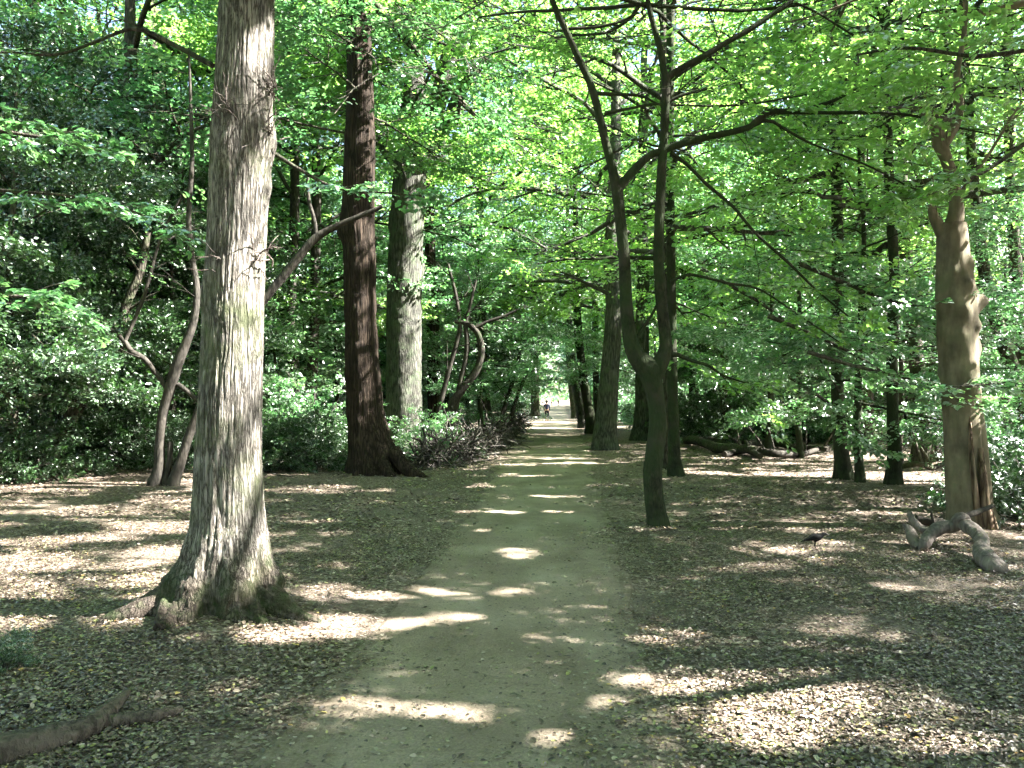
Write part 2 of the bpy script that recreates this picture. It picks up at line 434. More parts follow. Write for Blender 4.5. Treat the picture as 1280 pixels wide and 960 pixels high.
def sprays_to_leaves(mb, S, nleaf, lsize, near=False, jit=.3, flat=1.0, do_carve=False, off=None, cut=None):
    """S: list of (p, d, L)"""
    if not len(S): return
    tm = [spray_template(nleaf, flat) for _ in range(8)]
    p = np.array([s[0] for s in S]); d = np.array([s[1] for s in S]); L = np.array([s[2] for s in S])
    d = d / (np.linalg.norm(d, axis=1)[:, None] + 1e-9)
    up = np.array([0, 0, 1.0]) + rng.normal(0, jit, (len(S), 3))
    sd = np.cross(up, d); sd /= np.linalg.norm(sd, axis=1)[:, None] + 1e-9
    up = np.cross(d, sd)
    which = rng.integers(0, 8, len(S)); srnd = rng.random(len(S))
    for k in range(8):
        q = which == k
        if not q.any(): continue
        tp, td = tm[k]; n = q.sum(); B = np.stack([d[q], sd[q], up[q]], 1)
        pos = p[q][:, None] + L[q][:, None, None] * np.einsum('ij,njk->nik', tp, B)
        dr = np.einsum('ij,njk->nik', td, B)
        nm = np.repeat(up[q][:, None], len(tp), 1) + rng.normal(0, jit, (n, len(tp), 3))
        pos = pos.reshape(-1, 3); dr = dr.reshape(-1, 3); nm = nm.reshape(-1, 3)
        r = np.clip(np.repeat(srnd[q], len(tp)) * .45 + rng.random(len(pos)) * .55, 0, 1)
        keep = np.ones(len(pos), bool)
        if do_carve: keep &= carve(pos if off is None else pos + off)
        if cut is not None: keep &= cut(pos if off is None else pos + off)
        add_leaves(mb, pos[keep], dr[keep], nm[keep], lsize * rng.uniform(.7, 1.25, keep.sum()), near, r[keep])


def unit(v): v = np.asarray(v, float); return v / (np.linalg.norm(v) + 1e-9)


class Grow:
    """a branching skeleton: wood tubes and spray positions, coordinates relative to `org`"""
    def __init__(s, spl=.8, nspr=4, side=3, wobble=.13, flat=.75, sub=.55, minr=.006, tw=True):
        s.wood = MB(); s.S = []; s.spl, s.nspr, s.side, s.wob, s.flat, s.sub, s.minr, s.tw = spl, nspr, side, wobble, flat, sub, minr, tw

    def branch(s, p0, d, L, r, lvl, seg=5, droop=0.0):
        n = max(4, int(L / .45)); pts = [np.asarray(p0, float)]; d = unit(d); D = [d]
        for i in range(n):
            d = unit(d + rng.normal(0, s.wob, 3) * [1, 1, s.flat] + [0, 0, -droop / n])
            pts.append(pts[-1] + d * L / n); D.append(d)
        pts = np.array(pts)
        tube(s.wood, pts, np.linspace(r, max(s.minr, r * .3), n + 1), seg if r > .02 else 3, cap=r > .02)
        s.dress(pts, D, L, r, lvl, .3)
        return pts

    def dress(s, pts, D, L, r, lvl, t0=.25, droop=0.0, nside=None, ssub=None):
        n = len(pts) - 1
        if lvl > 0:
            k = nside or s.side + (1 if rng.random() < .5 else 0)
            for j, t in enumerate(np.linspace(t0, .95, k)):
                i = min(n - 1, int(t * n)); base = pts[i]; dd = np.asarray(D[i])
                h = unit([dd[1], -dd[0], 0]) if abs(dd[2]) < .95 else unit([*rng.normal(0, 1, 2), 0])
                sg = 1 if (j % 2) else -1
                a = rng.uniform(.6, 1.1)
                nd = unit(dd * math.cos(a) + h * sg * math.sin(a) + [0, 0, rng.normal(.05, .22)])
                s.branch(base, nd, (ssub or L * s.sub) * rng.uniform(.7, 1.2) * (1.15 - .5 * t), max(s.minr, r * .45), lvl - 1, 4, droop)
        m = s.nspr if lvl == 0 else max(1, s.nspr // 2)
        for t in np.linspace(.25 if lvl == 0 else .6, 1.0, m):
            i = min(n, int(round(t * n))); dd = np.asarray(D[min(i, len(D) - 1)])
            h = unit([dd[1], -dd[0], 0.001]) * rng.choice([-1, 1]) * (0 if t == 1 else rng.uniform(.3, 1.1))
            nd = unit(dd + h + rng.normal(0, .15, 3)) * [1, 1, .6]
            s.S.append((pts[i], nd, s.spl * rng.uniform(.7, 1.25)))
            if s.tw:
                q = unit(nd); L2 = s.spl * .75; e = pts[i] + q * L2
                tube(s.wood, [pts[i], pts[i] + q * L2 * .5 + [0, 0, .01], e + [0, 0, -.05 * L2]], [s.minr, s.minr * .8, s.minr * .5], 3, cap=False)


# ---------------------------------------------------------------- tree templates (coordinates from the foot of the trunk)
def tree_template(name, H, base, rad, limbs, lsize, nleaf, leafm, barkm, tr, **kw):
    g = Grow(spl=kw.get('spl', .9), nspr=kw.get('nspr', 4), side=kw.get('side', 4), wobble=.12, minr=kw.get('minr', .01), tw=False, sub=kw.get('sub', .5))
    tm = MB(); n = 24
    z = np.linspace(-.25, H * .93, n); wx = np.cumsum(rng.normal(0, .035, n)) * H / 14; wy = np.cumsum(rng.normal(0, .035, n)) * H / 14
    wx -= np.interp(0, z, wx); wy -= np.interp(0, z, wy)
    c = np.stack([wx, wy, z], 1); R = tr * (1 - .8 * np.clip(z / H, 0, 1)) * (1 + .55 * np.exp(-np.maximum(z + .1, 0) / .28))
    tube(tm, c, R, 14, rough=.12)
    for i in range(limbs):
        t = (i + rng.random() * .7) / limbs; zz = base + (H * .95 - base) * t ** 1.0
        az = i * 2.4 + rng.normal(0, .3); prof = rad * (math.sin(PI * (.22 + .74 * t)) ** .8)
        el = -.05 + 1.0 * t + rng.normal(0, .1)
        p = np.array([np.interp(zz, z, wx), np.interp(zz, z, wy), zz])
        g.branch(p, [math.cos(az) * math.cos(el), math.sin(az) * math.cos(el), math.sin(el)], prof * rng.uniform(.85, 1.15), tr * .36 * (1 - .6 * t), 2 if prof > 2.2 else 1, 6, droop=kw.get('droop', .25))
    lm = MB(); sprays_to_leaves(lm, g.S, nleaf, lsize, jit=kw.get('jit', .35), flat=kw.get('flat', 1))
    print(name, 'leaves', sum(len(f) for f in lm.f), 'sprays', len(g.S))
    return dict(trunk=tm.mesh(name + ' trunk', M[barkm]), limbs=g.wood.mesh(name + ' limbs', M[barkm]), crown=lm.mesh(name + ' crown', M[leafm], False, True), H=H, tr=tr, S=g.S, par=(nleaf, lsize, kw.get('jit', .35), kw.get('flat', 1)), lm=leafm)


def carved(T, x, y, z, sc, rz, leafm=None):
    c, s = math.cos(rz), math.sin(rz); A = np.array([[c, -s, 0], [s, c, 0], [0, 0, 1.0]])
    S = [((A @ p) * sc, A @ (np.asarray(d) / np.linalg.norm(d)), L * sc) for p, d, L in T['S']]
    lm = MB(); nl, ls, ji, fl = T['par']
    sprays_to_leaves(lm, S, nl, ls * sc, jit=ji, flat=fl, do_carve=True, off=np.array([x, y, z]))
    return lm.mesh('carved crown', M[leafm or T['lm']], False, True)


TALL = [tree_template('tall a', 19, 5.0, 5.6, 17, .15, 20, 'leaf_sun', 'grey_bark', .30, spl=1.25, minr=.014, nspr=4),
        tree_template('tall b', 22, 6.5, 6.2, 18, .15, 20, 'leaf_mid', 'dark_bark', .33, spl=1.3, minr=.014, nspr=4),
        tree_template('tall c', 16, 3.4, 5.0, 17, .14, 17, 'leaf_beech', 'beech_bark', .24, spl=1.2, minr=.014, nspr=4)]
UNDER = [tree_template('under a', 8.5, 1.5, 3.3, 17, .095, 18, 'leaf_beech', 'beech_bark', .09, spl=.85, minr=.006, nspr=5),
         tree_template('under b', 7.0, 1.0, 2.8, 16, .09, 18, 'leaf_mid', 'dark_bark', .08, spl=.8, minr=.006, nspr=5),
         tree_template('under c', 10.5, 2.4, 3.7, 19, .10, 16, 'leaf_beech', 'beech_bark', .11, spl=.95, minr=.008, nspr=5)]
HOLLY = [tree_template('holly a', 7.5, .35, 2.5, 24, .075, 34, 'leaf_holly', 'dark_bark', .09, spl=.65, minr=.006, nspr=6, jit=.8, flat=.4, droop=.35),
         tree_template('holly b', 6.0, .3, 2.2, 21, .075, 34, 'leaf_holly', 'mottled_bark', .08, spl=.65, minr=.006, nspr=6, jit=.8, flat=.4, droop=.35)]


SPARSE = [tree_template('sparse a', 17, 6.0, 4.6, 13, .13, 15, 'leaf_sun', 'grey_bark', .26, spl=1.2, minr=.012, nspr=4),
          tree_template('sparse b', 18, 5.2, 4.4, 13, .12, 15, 'leaf_sun', 'beech_bark', .26, spl=1.15, minr=.012, nspr=4)]


def bush_template(name, H, R, lsize, leafm, nst=26, nleaf=26):
    g = Grow(spl=.38, nspr=5, side=3, wobble=.16, minr=.004, tw=False, sub=.5)
    for i in range(nst):
        az = rng.uniform(0, 2 * PI); el = rng.uniform(.25, 1.4); L = 1.0 / math.hypot(math.cos(el) / R, math.sin(el) / H) * rng.uniform(.75, 1.05)
        g.branch([rng.normal(0, .1), rng.normal(0, .1), -.03], [math.cos(az) * math.cos(el), math.sin(az) * math.cos(el), math.sin(el)], L, .014, 1, 4, droop=.3)
    lm = MB(); sprays_to_leaves(lm, g.S, nleaf, lsize, jit=.6, flat=.5)
    return dict(limbs=g.wood.mesh(name + ' stems', M['brush']), crown=lm.mesh(name + ' leaves', M[leafm], False, True))


BUSH = [bush_template('bush a', 1.5, 1.4, .065, 'leaf_holly'), bush_template('bush b', 1.1, 1.3, .07, 'leaf_mid'), bush_template('bush c', 2.4, 1.6, .075, 'leaf_beech', 34)]


def put_tree(T, x, y, sc, rz, name, label, cat, group=None, parts=('trunk', 'limbs', 'crown'), leaf=None, zs=1.0):
    e = empty(name, (x, y, float(gz(x, y))), label, cat, group, rz, (sc, sc, sc * zs))
    for k in parts:
        if k in T: link({'trunk': 'trunk', 'limbs': 'branches', 'crown': 'crown'}[k], T[k], e)
    return e


# ---------------------------------------------------------------- ground and path
def grid_axis(pieces):
    a = []
    for lo, hi, st in pieces: a += list(np.arange(lo, hi - 1e-6, st))
    a.append(pieces[-1][1]); return np.array(a)


xs = grid_axis([(-2500, -300, 550), (-300, -60, 20), (-60, -16, 2), (-16, -7, .4), (-7, 7, .12), (7, 16, .4), (16, 60, 2), (60, 300, 20), (300, 2500, 550)])
ys = grid_axis([(-1500, -60, 360), (-60, -4, 4), (-4, 2, .6), (2, 12, .12), (12, 34, .35), (34, 120, 2), (120, 400, 7), (400, 800, 50), (800, 4000, 640)])
X, Yg = np.meshgrid(xs, ys); Z = gz(X, Yg)
near = (np.abs(X) < 8) & (Yg > 1.5) & (Yg < 13)
dpath = np.maximum(path_l(Yg) - X, X - path_r(Yg))
Z = Z + near * smooth(.3, .8, dpath) * .012 * fbm(X * 4, Yg * 4, 0, 9, 2)
mb = MB(); nx, ny = len(xs), len(ys)
i = np.arange(ny - 1)[:, None] * nx + np.arange(nx - 1)[None]
mb.add(np.stack([X, Yg, Z], -1).reshape(-1, 3), np.stack([i, i + 1, i + nx + 1, i + nx], -1).reshape(-1, 4))
tag(link('ground', mb.mesh('ground', M['ground'])), None, None, kind='structure')
mb = MB(); U = np.linspace(0, 1, 25)
pl = path_l(ys) + .09 * fbm(ys * 1.3, 0 * ys, 0, 41, 4) * np.clip(ys / 8, 1, 4); pr = path_r(ys) + .09 * fbm(ys * 1.3, 0 * ys, 8, 42, 4) * np.clip(ys / 8, 1, 4)
q = (ys > -20) & (ys < 400); yy = ys[q]; PX = pl[q][:, None] * (1 - U) + pr[q][:, None] * U; PY = np.repeat(yy[:, None], 25, 1)
PZ = gz(PX, PY) + .006
PZ[:, 0] -= .02; PZ[:, -1] -= .02
i = np.arange(len(yy) - 1)[:, None] * 25 + np.arange(24)[None]
uc = np.abs((U[:-1] + U[1:]) - 1) ** 2.5; mb.add(np.stack([PX, PY, PZ], -1).reshape(-1, 3), np.stack([i, i + 1, i + 26, i + 25], -1).reshape(-1, 4), np.tile(uc, len(yy) - 1))
tag(link('path', mb.mesh('path', M['path'], True, True)), None, None, kind='structure')

# fallen leaves
def litter(n, y0, y1, size):
    mb = MB(); y = (y0 ** .5 + (y1 ** .5 - y0 ** .5) * rng.random(n)) ** 2
    x = rng.uniform(-.72, .72, n) * (y + 1.0)
    d = np.maximum(path_l(y) - x, x - path_r(y))
    dens = .05 + .95 * smooth(-.5, .4, d + .55 * fbm(x * 1.1, y * 1.1, 0, 51, 3))
    dens *= .12 + .88 * smooth(-.35, .25, fbm(x * .9, y * .9, 0, 61, 4) + .12) * (.45 + .55 * smooth(-.3, .2, fbm(x * 4, y * 4, 0, 62, 2)))
    bare = np.exp(-((x + 2.1) ** 2 + (y - 5.6) ** 2) / .8); dens *= 1 - .5 * bare
    k = rng.random(n) < dens; x, y = x[k], y[k]; n = len(x)
    z = gz(x, y) + .006 + np.abs(rng.normal(0, .008, n))
    a = rng.uniform(0, 2 * PI, n); dr = np.stack([np.cos(a), np.sin(a), rng.normal(.02, .2, n)], 1)
    nm = np.stack([rng.normal(0, .28, n), rng.normal(0, .28, n), np.ones(n)], 1)
    yel = smooth(.1, .5, fbm(x * .6, y * .6, 0, 71, 2) + .12)
    r = np.clip(rng.random(n) ** 1.15 * .9, 0, 1); hot = rng.random(n) < .03 + .10 * yel * (y < 9); r[hot] = rng.uniform(.86, 1, hot.sum())
    add_leaves(mb, np.stack([x, y, z], 1), dr, nm, size * rng.lognormal(-.12, .38, n).clip(.35, 1.9), y0 < 5, r)
    return mb


mb = litter(420000, 2.6, 10, .023); mb2 = litter(150000, 9.5, 32, .05)
off = mb.n
for v_, f_, a_ in zip(mb2.v, mb2.f, mb2.at): mb.add(v_, f_ - 0, a_)
tag(link('fallen_leaves', mb.mesh('fallen leaves', M['litter'], False, True)), None, None, kind='stuff')


# ---------------------------------------------------------------- detailed trunks from photo measurements
def px_line(rows, Y):
    """rows (px, py, width px) -> (x, y, z, radius)"""
    out = []
    for r in rows:
        px, py, w = r[:3]; y = Y + (r[3] if len(r) > 3 else 0); p = P(px, py, y); out.append([*p, w / F * y / 2])
    return np.array(out)


def trunk_mesh(rows, Y, mat, seg=40, step=.05, lobes=(), bumps=(), ridge=0.0, freq=14, z_to=None, r_to=None, name='trunk', lump=.04):
    q = px_line(rows, Y)
    if z_to:
        q = np.vstack([q, [q[-1][0] + (q[-1][0] - q[-2][0]) * .5, q[-1][1], z_to, r_to]])
    q = q[np.argsort(q[:, 2])]
    zz = np.arange(q[0][2], min(q[-1][2], 5.2), step); zz = np.concatenate([zz, np.arange(max(zz[-1], 5.2), q[-1][2], .3)]) if q[-1][2] > 5.5 else zz
    from_ = [np.interp(zz, q[:, 2], q[:, k]) for k in (0, 1, 3)]
    ker = np.hanning(max(3, int(.25 / step) | 1)); ker /= ker.sum(); h = len(ker) // 2
    from_ = [np.convolve(np.pad(a, h, 'edge'), ker, 'valid') for a in from_]
    cx, cy, R = from_
    th = np.arange(seg) / seg * 2 * PI; TH, ZZ = np.meshgrid(th, zz)
    RR = np.repeat(R[:, None], seg, 1); ct, sn = np.cos(TH), np.sin(TH)
    RR = RR * (1 + lump * fbm(ct * 1.3, sn * 1.3, ZZ * .9, 3, 2))
    z0 = float(gz(cx[0], cy[0]))
    for (a, amp, wid, hh) in lobes:
        dd = (TH - math.radians(a) + PI) % (2 * PI) - PI
        RR = RR + amp * np.exp(-(dd / wid) ** 2) * np.exp(-np.maximum(ZZ - z0, 0) / hh)
    for (a, zb, amp, wid, hz) in bumps:
        dd = (TH - math.radians(a) + PI) % (2 * PI) - PI
        RR = RR + amp * np.exp(-(dd / wid) ** 2 - ((ZZ - zb) / hz) ** 2)
    if ridge:
        r0 = float(np.median(R)); s1 = noise3(ct * r0 * freq * 3, sn * r0 * freq * 3, ZZ * 3.2, 15)
        wv = .5 * noise3(ct * 4, sn * 4, ZZ * 2, 16)
        n1 = 1 - np.abs(noise3(ct * r0 * freq + wv, sn * r0 * freq + wv, ZZ * 2.0, 17)) * 2.6
        n2 = 1 - np.abs(noise3(ct * r0 * freq * 2 + wv, sn * r0 * freq * 2 - wv, ZZ * 4.0, 18)) * 2.4
        RR = RR - ridge * np.clip(np.maximum(n1, .7 * n2), 0, 1) ** 1.5 + ridge * .25 * s1
    V = np.stack([cx[:, None] + RR * ct, cy[:, None] + RR * sn, ZZ], -1).reshape(-1, 3)
    mb = MB(); n = len(zz)
    i = np.arange(n - 1)[:, None] * seg; j = np.arange(seg)[None]; k = (j + 1) % seg
    mb.add(V, np.stack([i + j, i + k, i + seg + k, i + seg + j], -1).reshape(-1, 4))
    c = len(V); top = V[-seg:]; mb.add(np.vstack([top, top.mean(0)]), np.stack([np.arange(seg), (np.arange(seg) + 1) % seg, np.full(seg, seg)], 1))
    return mb, (cx, cy, zz, R)


def rel(mb, org):
    mb.v = [v_ - np.asarray(org, np.float32) for v_ in mb.v]; return mb


def limb(mb, rows, n=30, seg=10, rough=.12, wob=0.0, thin=1.0):
    """rows of (x,y,z,r)"""
    c = curve(rows, n); c[:, 3] *= thin
    if wob: c[1:-1, :3] += rng.normal(0, wob, (n - 2, 3))
    tube(mb, c[:, :3], np.maximum(c[:, 3], .003), seg, rough=rough); return c[:, :3]


# ---- T1: the big oak in the left foreground
Y1 = 5.9
rows = [(px_, py_, w_ * .95) for px_, py_, w_ in [(270, 815, 170), (270, 785, 172), (274, 755, 150), (279, 725, 126), (283, 695, 106), (286, 660, 92), (286, 620, 87), (286, 560, 84), (288, 500, 82), (292, 400, 77), (296, 300, 76),
        (299, 220, 76), (302, 165, 80), (305, 110, 75), (308, 40, 71), (309, 0, 70), (310, -60, 68), (313, -300, 60)]]
mb, ax = trunk_mesh(rows, Y1, M['oak_bark'], seg=300, step=.012,
                    lobes=[(5, .12, .5, .30), (-52, .07, .34, .2), (-112, .07, .34, .2), (-158, .13, .42, .3), (165, .12, .4, .3), (90, .15, .5, .3), (-82, -.10, .18, .22), (-20, -.06, .14, .2), (-135, -.06, .12, .18)],
                    bumps=[(-5, 3.45, .045, .5, .16), (0, 3.15, .03, .35, .1), (-100, 3.4, .03, .35, .12), (-30, 2.55, -.02, .4, .15), (-150, 2.35, .02, .4, .12), (-15, 1.95, .018, .4, .1), (-95, 2.2, .02, .25, .07), (-100, .42, -.03, .12, .12)],
                    ridge=.011, freq=30, z_to=13, r_to=.10)
o1 = np.array([ax[0][5], Y1, 0.0])
# rough lower bole: extra lumps
V = mb.v[0]; zf = np.exp(-np.maximum(V[:, 2] - .05, 0) / .28); d = V[:, :2] - [ax[0][10], Y1]
L = np.linalg.norm(d, axis=1)[:, None]; V[:, :2] += (d / (L + 1e-6)) * (zf * (.10 * fbm(V[:, 0] * 7, V[:, 1] * 7, V[:, 2] * 7, 91, 4) + .03 * fbm(V[:, 0] * 30, V[:, 1] * 30, V[:, 2] * 30, 92, 2)))[:, None]
t1 = empty('oak_tree', (o1[0], o1[1], 0), 'big ridged pale oak trunk lit by sun in the left foreground, flaring mossy foot', 'tree')
g = Grow(spl=.9, nspr=4, side=4, wobble=.12, minr=.008, tw=False)
for i in range(13):
    zz = 7 + i * .5; az = i * 2.4; c = np.array([np.interp(zz, ax[2], ax[0]), Y1, zz])
    g.branch(c, [math.cos(az), math.sin(az), .25 + .08 * i], 4.2 - .12 * i, .08, 2, 6, droop=.2)
trunk = link('trunk', rel(mb, [o1[0], o1[1], 0]).mesh('oak trunk', M['oak_bark']), t1)
me = trunk.data; me.materials.append(M['oak_base'])
zc = np.empty(len(me.vertices) * 3, np.float32); me.vertices.foreach_get('co', zc); zc = zc.reshape(-1, 3)
ls = np.empty(len(me.loops), np.int32); me.loops.foreach_get('vertex_index', ls)
nq = (len(me.polygons) - 300); pc = zc[ls[:nq * 4].reshape(-1, 4)].mean(1)
lim = .42 + .16 * fbm(pc[:, 0] * 3, pc[:, 1] * 3, pc[:, 2] * 2, 13, 3) + .30 * np.clip(-(pc[:, 0]) * 1.2, -.35, .3)

# spreading roots
for pts_ in ([(330, 728, .11), (352, 742, .085), (372, 762, .05), (400, 778, .02)], [(215, 725, .12), (190, 750, .10), (160, 765, .07), (125, 775, .03)],
             [(235, 770, .12), (215, 790, .09), (200, 805, .05)], [(310, 770, .10), (318, 788, .07), (330, 797, .03)]):
    r_ = MB(); rr = []
    for k, (px, py, r) in enumerate(pts_):
        p = G(px, py); yy = Y1 - .12 - .06 * k if pts_[0][1] < 740 else p[1] + .12
        x = (px - 640) / F * yy; rr.append([x, yy, float(gz(x, yy)) + r * (.75 - .3 * k), r])
    limb(r_, rr, 60, 26, .55); link('root', rel(r_, [o1[0], o1[1], 0]).mesh('oak root', M['oak_base']), t1)
# epicormic twigs on the burrs
for (px, py, n_) in ((290, 140, 26), (337, 105, 16), (335, 170, 14), (329, 320, 9), (272, 325, 6)):
    tw = MB()
    for _ in range(n_):
        p = P(px + rng.normal(0, 5), py + rng.normal(0, 8), Y1 - .17 if 262 < px < 325 else Y1 - .08); d = unit([rng.normal((px - 300) * .012, .5), -.75 + rng.normal(0, .3), rng.normal(.35, .5)])
        pts = [p - d * .03]; L = rng.uniform(.08, .30)
        for _k in range(5): d = unit(d + rng.normal(0, .28, 3)); pts.append(pts[-1] + d * L / 5)
        tube(tw, pts, np.linspace(.0065, .0022, 6), 4, cap=False)
        if rng.random() < .6:
            d2 = unit(d + rng.normal(0, .7, 3)); tube(tw, [pts[2], pts[2] + d2 * L * .25, pts[2] + d2 * L * .5 + rng.normal(0, .01, 3)], [.0025, .002, .001], 3, cap=False)
    link('twigs', rel(tw, [o1[0], o1[1], 0]).mesh('epicormic twigs', M['deadwood']), t1)
# thin arching bough to the left
bm_ = MB(); gb = Grow(spl=.5, nspr=4, side=4, wobble=.12, minr=.004)
pts = limb(gb.wood, [[*P(266, 82, Y1), .022], [*P(225, 60, Y1 + .1), .019], [*P(170, 36, Y1 + .3), .016], [*P(120, 52, Y1 + .5), .013], [*P(70, 68, Y1 + .6), .012], [*P(0, 66, Y1 + .8), .008], [*P(-60, 80, Y1 + 1), .004]], 36, 6)
D = np.gradient(pts, axis=0); D /= np.linalg.norm(D, axis=1)[:, None]
gb.dress(pts, D, 1.6, .012, 1, .2)
link('branches', rel(g.wood, [o1[0], o1[1], 0]).mesh('oak limbs', M['oak_bark']), t1)
link('bough', rel(gb.wood, [o1[0], o1[1], 0]).mesh('oak bough', M['dark_bark']), t1)
lm = MB(); sprays_to_leaves(lm, g.S, 24, .12, do_carve=True); sprays_to_leaves(lm, gb.S, 22, .065, near=False, do_carve=True)
link('crown', rel(lm, [o1[0], o1[1], 0]).mesh('oak crown', M['leaf_mid'], False, True), t1)


def hero(name, label, rows, Y, mat, seg=40, lobes=(), bumps=(), ridge=.0, freq=8, z_to=14, r_to=.1, T=None, tsc=1.0, rz=0.0, cat='tree', step=.06, group=None, lump=.05, tz=0.0):
    mb, ax = trunk_mesh(rows, Y, M[mat], seg, step, lobes, bumps, ridge, freq, z_to, r_to, lump=lump)
    x0, y0 = ax[0][0], ax[1][0]; z0 = float(gz(x0, y0))
    e = empty(name, (x0, y0, z0), label, cat, group)
    link('trunk', rel(mb, [x0, y0, z0]).mesh(name + ' trunk', M[mat]), e)
    if T is not None:
        for k, nm in (('limbs', 'branches'), ('crown', 'crown')):
            dx = np.interp(8, ax[2], ax[0]) - x0
            if k == 'crown' and Y < 31 and x0 > -1:
                o = link(nm, carved(T, x0 + dx, y0, z0 + tz, tsc, rz), e); o.location = (dx, 0, tz); continue
            o = link(nm, T[k], e)
            o.location = (dx, 0, tz); o.rotation_euler = (0, 0, rz); o.scale = (tsc,) * 3
    return e, np.array([x0, y0, z0]), ax


FL = lambda a: [(0, a, .35, .35), (75, a * .8, .35, .35), (150, a, .35, .35), (-150, a * .9, .3, .35), (-90, a * .8, .3, .35), (-40, a, .3, .35)]
# ---- T3: dark brown tree with buttressed foot
e3, b3, _ = hero('redwood_tree', 'dark reddish brown fluted trunk with spreading roots beside the brushwood, left of path',
                 [(474, 612, 72), (472, 590, 66), (468, 570, 60), (462, 545, 53), (457, 520, 48), (453, 450, 43), (451, 400, 41), (449, 300, 41), (447, 290, 43), (448, 240, 41), (450, 190, 40), (450, 100, 34), (448, 0, 30), (447, -100, 26)], 16.6, 'brown_bark', 72,
                 [(-5, .30, .22, .35), (-30, .18, .16, .3), (-60, .16, .2, .4), (-95, .14, .16, .4), (-125, .16, .2, .35), (180, .2, .3, .35), (90, .2, .5, .35)], [(180, 5.0, .10, .5, .22)], .03, 5, 20, .12, TALL[1], .95, 1.0, tz=4.0)
gt = Grow(spl=.9, nspr=5, side=4, wobble=.13, minr=.008, tw=False)
for i in range(16):
    zz = 7.0 + i * .42; az = -PI / 2 + (i % 2 * 2 - 1) * rng.uniform(.1, 2.2)
    gt.branch([b3[0] - .35, 16.5, zz], [math.cos(az), math.sin(az), .05], rng.uniform(2.2, 3.6), .03, 2, 5, droop=.3)
link('branches', rel(gt.wood, b3).mesh('low limbs', M['dark_bark']), e3)
lm = MB(); sprays_to_leaves(lm, gt.S, 24, .10, do_carve=True); link('crown', rel(lm, b3).mesh('low leaves', M['leaf_mid'], False, True), e3)
rt = MB(); limb(rt, [[*P(492, 565, 16.2), .16], [*P(508, 585, 16.0), .14], [*P(525, 596, 15.9), .11], [*P(542, 606, 15.8), .05]], 24, 12, .25)
limb(rt, [[*P(478, 575, 16.1), .12], [*P(488, 595, 15.9), .1], [*P(498, 606, 15.8), .05]], 20, 12, .25)
link('root', rel(rt, b3).mesh('roots', M['brown_bark']), e3)
# ---- T4: grey tree with fork
e4, b4, _ = hero('grey_oak_tree', 'thick grey trunk forking high up, just right of the dark reddish brown trunk', [(506, 575, 52), (506, 555, 49), (505, 530, 46), (505, 480, 45), (505, 400, 45), (506, 320, 42), (509, 290, 42), (511, 240, 43), (513, 205, 42), (515, 165, 37)], 22.5, 'grey_bark', 48,
                 FL(.08), [(-60, 6.0, .10, .35, .3), (10, 5.3, .12, .3, .25), (180, 6.5, .09, .3, .25)], .03, 5, None, None, None)
gw = Grow(spl=1.0, nspr=4, side=4, wobble=.14, minr=.012, tw=False)
for rws in ([(515, 190, 37), (515, 150, 33), (518, 100, 28), (520, 30, 20), (520, -60, 12)], [(514, 222, 18), (524, 195, 26), (545, 150, 23), (562, 90, 22), (575, 50, 20), (600, 10, 14), (640, -60, 8)],
            [(514, 228, 12), (548, 190, 14), (580, 125, 14), (620, 85, 11), (670, 50, 6)], [(508, 222, 12), (470, 170, 12), (440, 110, 10), (400, 60, 6)], [(535, 170, 14), (570, 150, 10), (620, 150, 7), (680, 130, 4)]):
    q = px_line(rws, 22.5); q[:, 1] += np.linspace(0, rng.normal(0, 1.5), len(q)); pts = limb(gw.wood, q, 26, 10)
    D = np.gradient(pts, axis=0); D /= np.linalg.norm(D, axis=1)[:, None]; gw.dress(pts, D, 5.5, .08, 2, .35)
for i in range(26):
    zz = 7.6 + i * .36; az = -PI / 2 + (i % 2 * 2 - 1) * rng.uniform(.0, 2.0)
    gw.branch([b4[0] + .1, 22.2, zz], [math.cos(az), math.sin(az), .08], rng.uniform(2.6, 4.6), .035, 2, 5, droop=.3)
link('branches', rel(gw.wood, b4).mesh('grey limbs', M['grey_bark']), e4)
lm = MB(); sprays_to_leaves(lm, gw.S, 24, .14, do_carve=True)
link('crown', rel(lm, b4).mesh('grey crown', M['leaf_sun'], False, True), e4)


# ---- trees built from several limbs drawn through measured points
def limb_tree(name, label, base_px, Y, mat, limbs, leafm='leaf_beech', lvl=1, lsize=.075, nleaf=22, spl=.6, side=4, nspr=4, dressL=2.0, t0=.4, cat='tree', group=None, seg=12, near=False, stems=1, minr=.004, cut=None, extra=None, wob=0.0, partname='stem', wsc=1.0):
    g = Grow(spl=spl, nspr=nspr, side=side, wobble=.13, minr=minr)
    b = G(*base_px); b[1] = Y; b[0] = (base_px[0] - 640) / F * Y; b[2] = float(gz(b[0], b[1]))
    e = empty(name, b, label, cat, group)
    for k, (rws, dress) in enumerate(limbs):
        q = px_line(rws, Y); q[:, 3] *= wsc
        tgt = MB() if k < stems else g.wood
        Lp = float(np.linalg.norm(np.diff(q[:, :3], axis=0), axis=1).sum())
        pts = limb(tgt, q, max(16, int(Lp / .12)), seg if q[0][3] > .03 else 6, .10, wob)
        if k < stems: link('trunk' if stems == 1 else partname, rel(tgt, b).mesh(name + ' stem', M[mat]), e)
        if dress:
            D = np.gradient(pts, axis=0); D /= np.linalg.norm(D, axis=1)[:, None]
            g.dress(pts, D, dressL, max(.008, q[-1][3] * 1.2), lvl, t0, droop=.1, nside=dress if dress > 1 else None)
    if extra: extra(g)
    if g.wood.n: link('branches', rel(g.wood, b).mesh(name + ' branches', M[mat]), e)
    if g.S:
        lm = MB(); sprays_to_leaves(lm, g.S, nleaf, lsize, near=near, do_carve=True, jit=.28, cut=cut)
        link('crown', rel(lm, b).mesh(name + ' leaves', M[leafm], False, True), e)
    return e


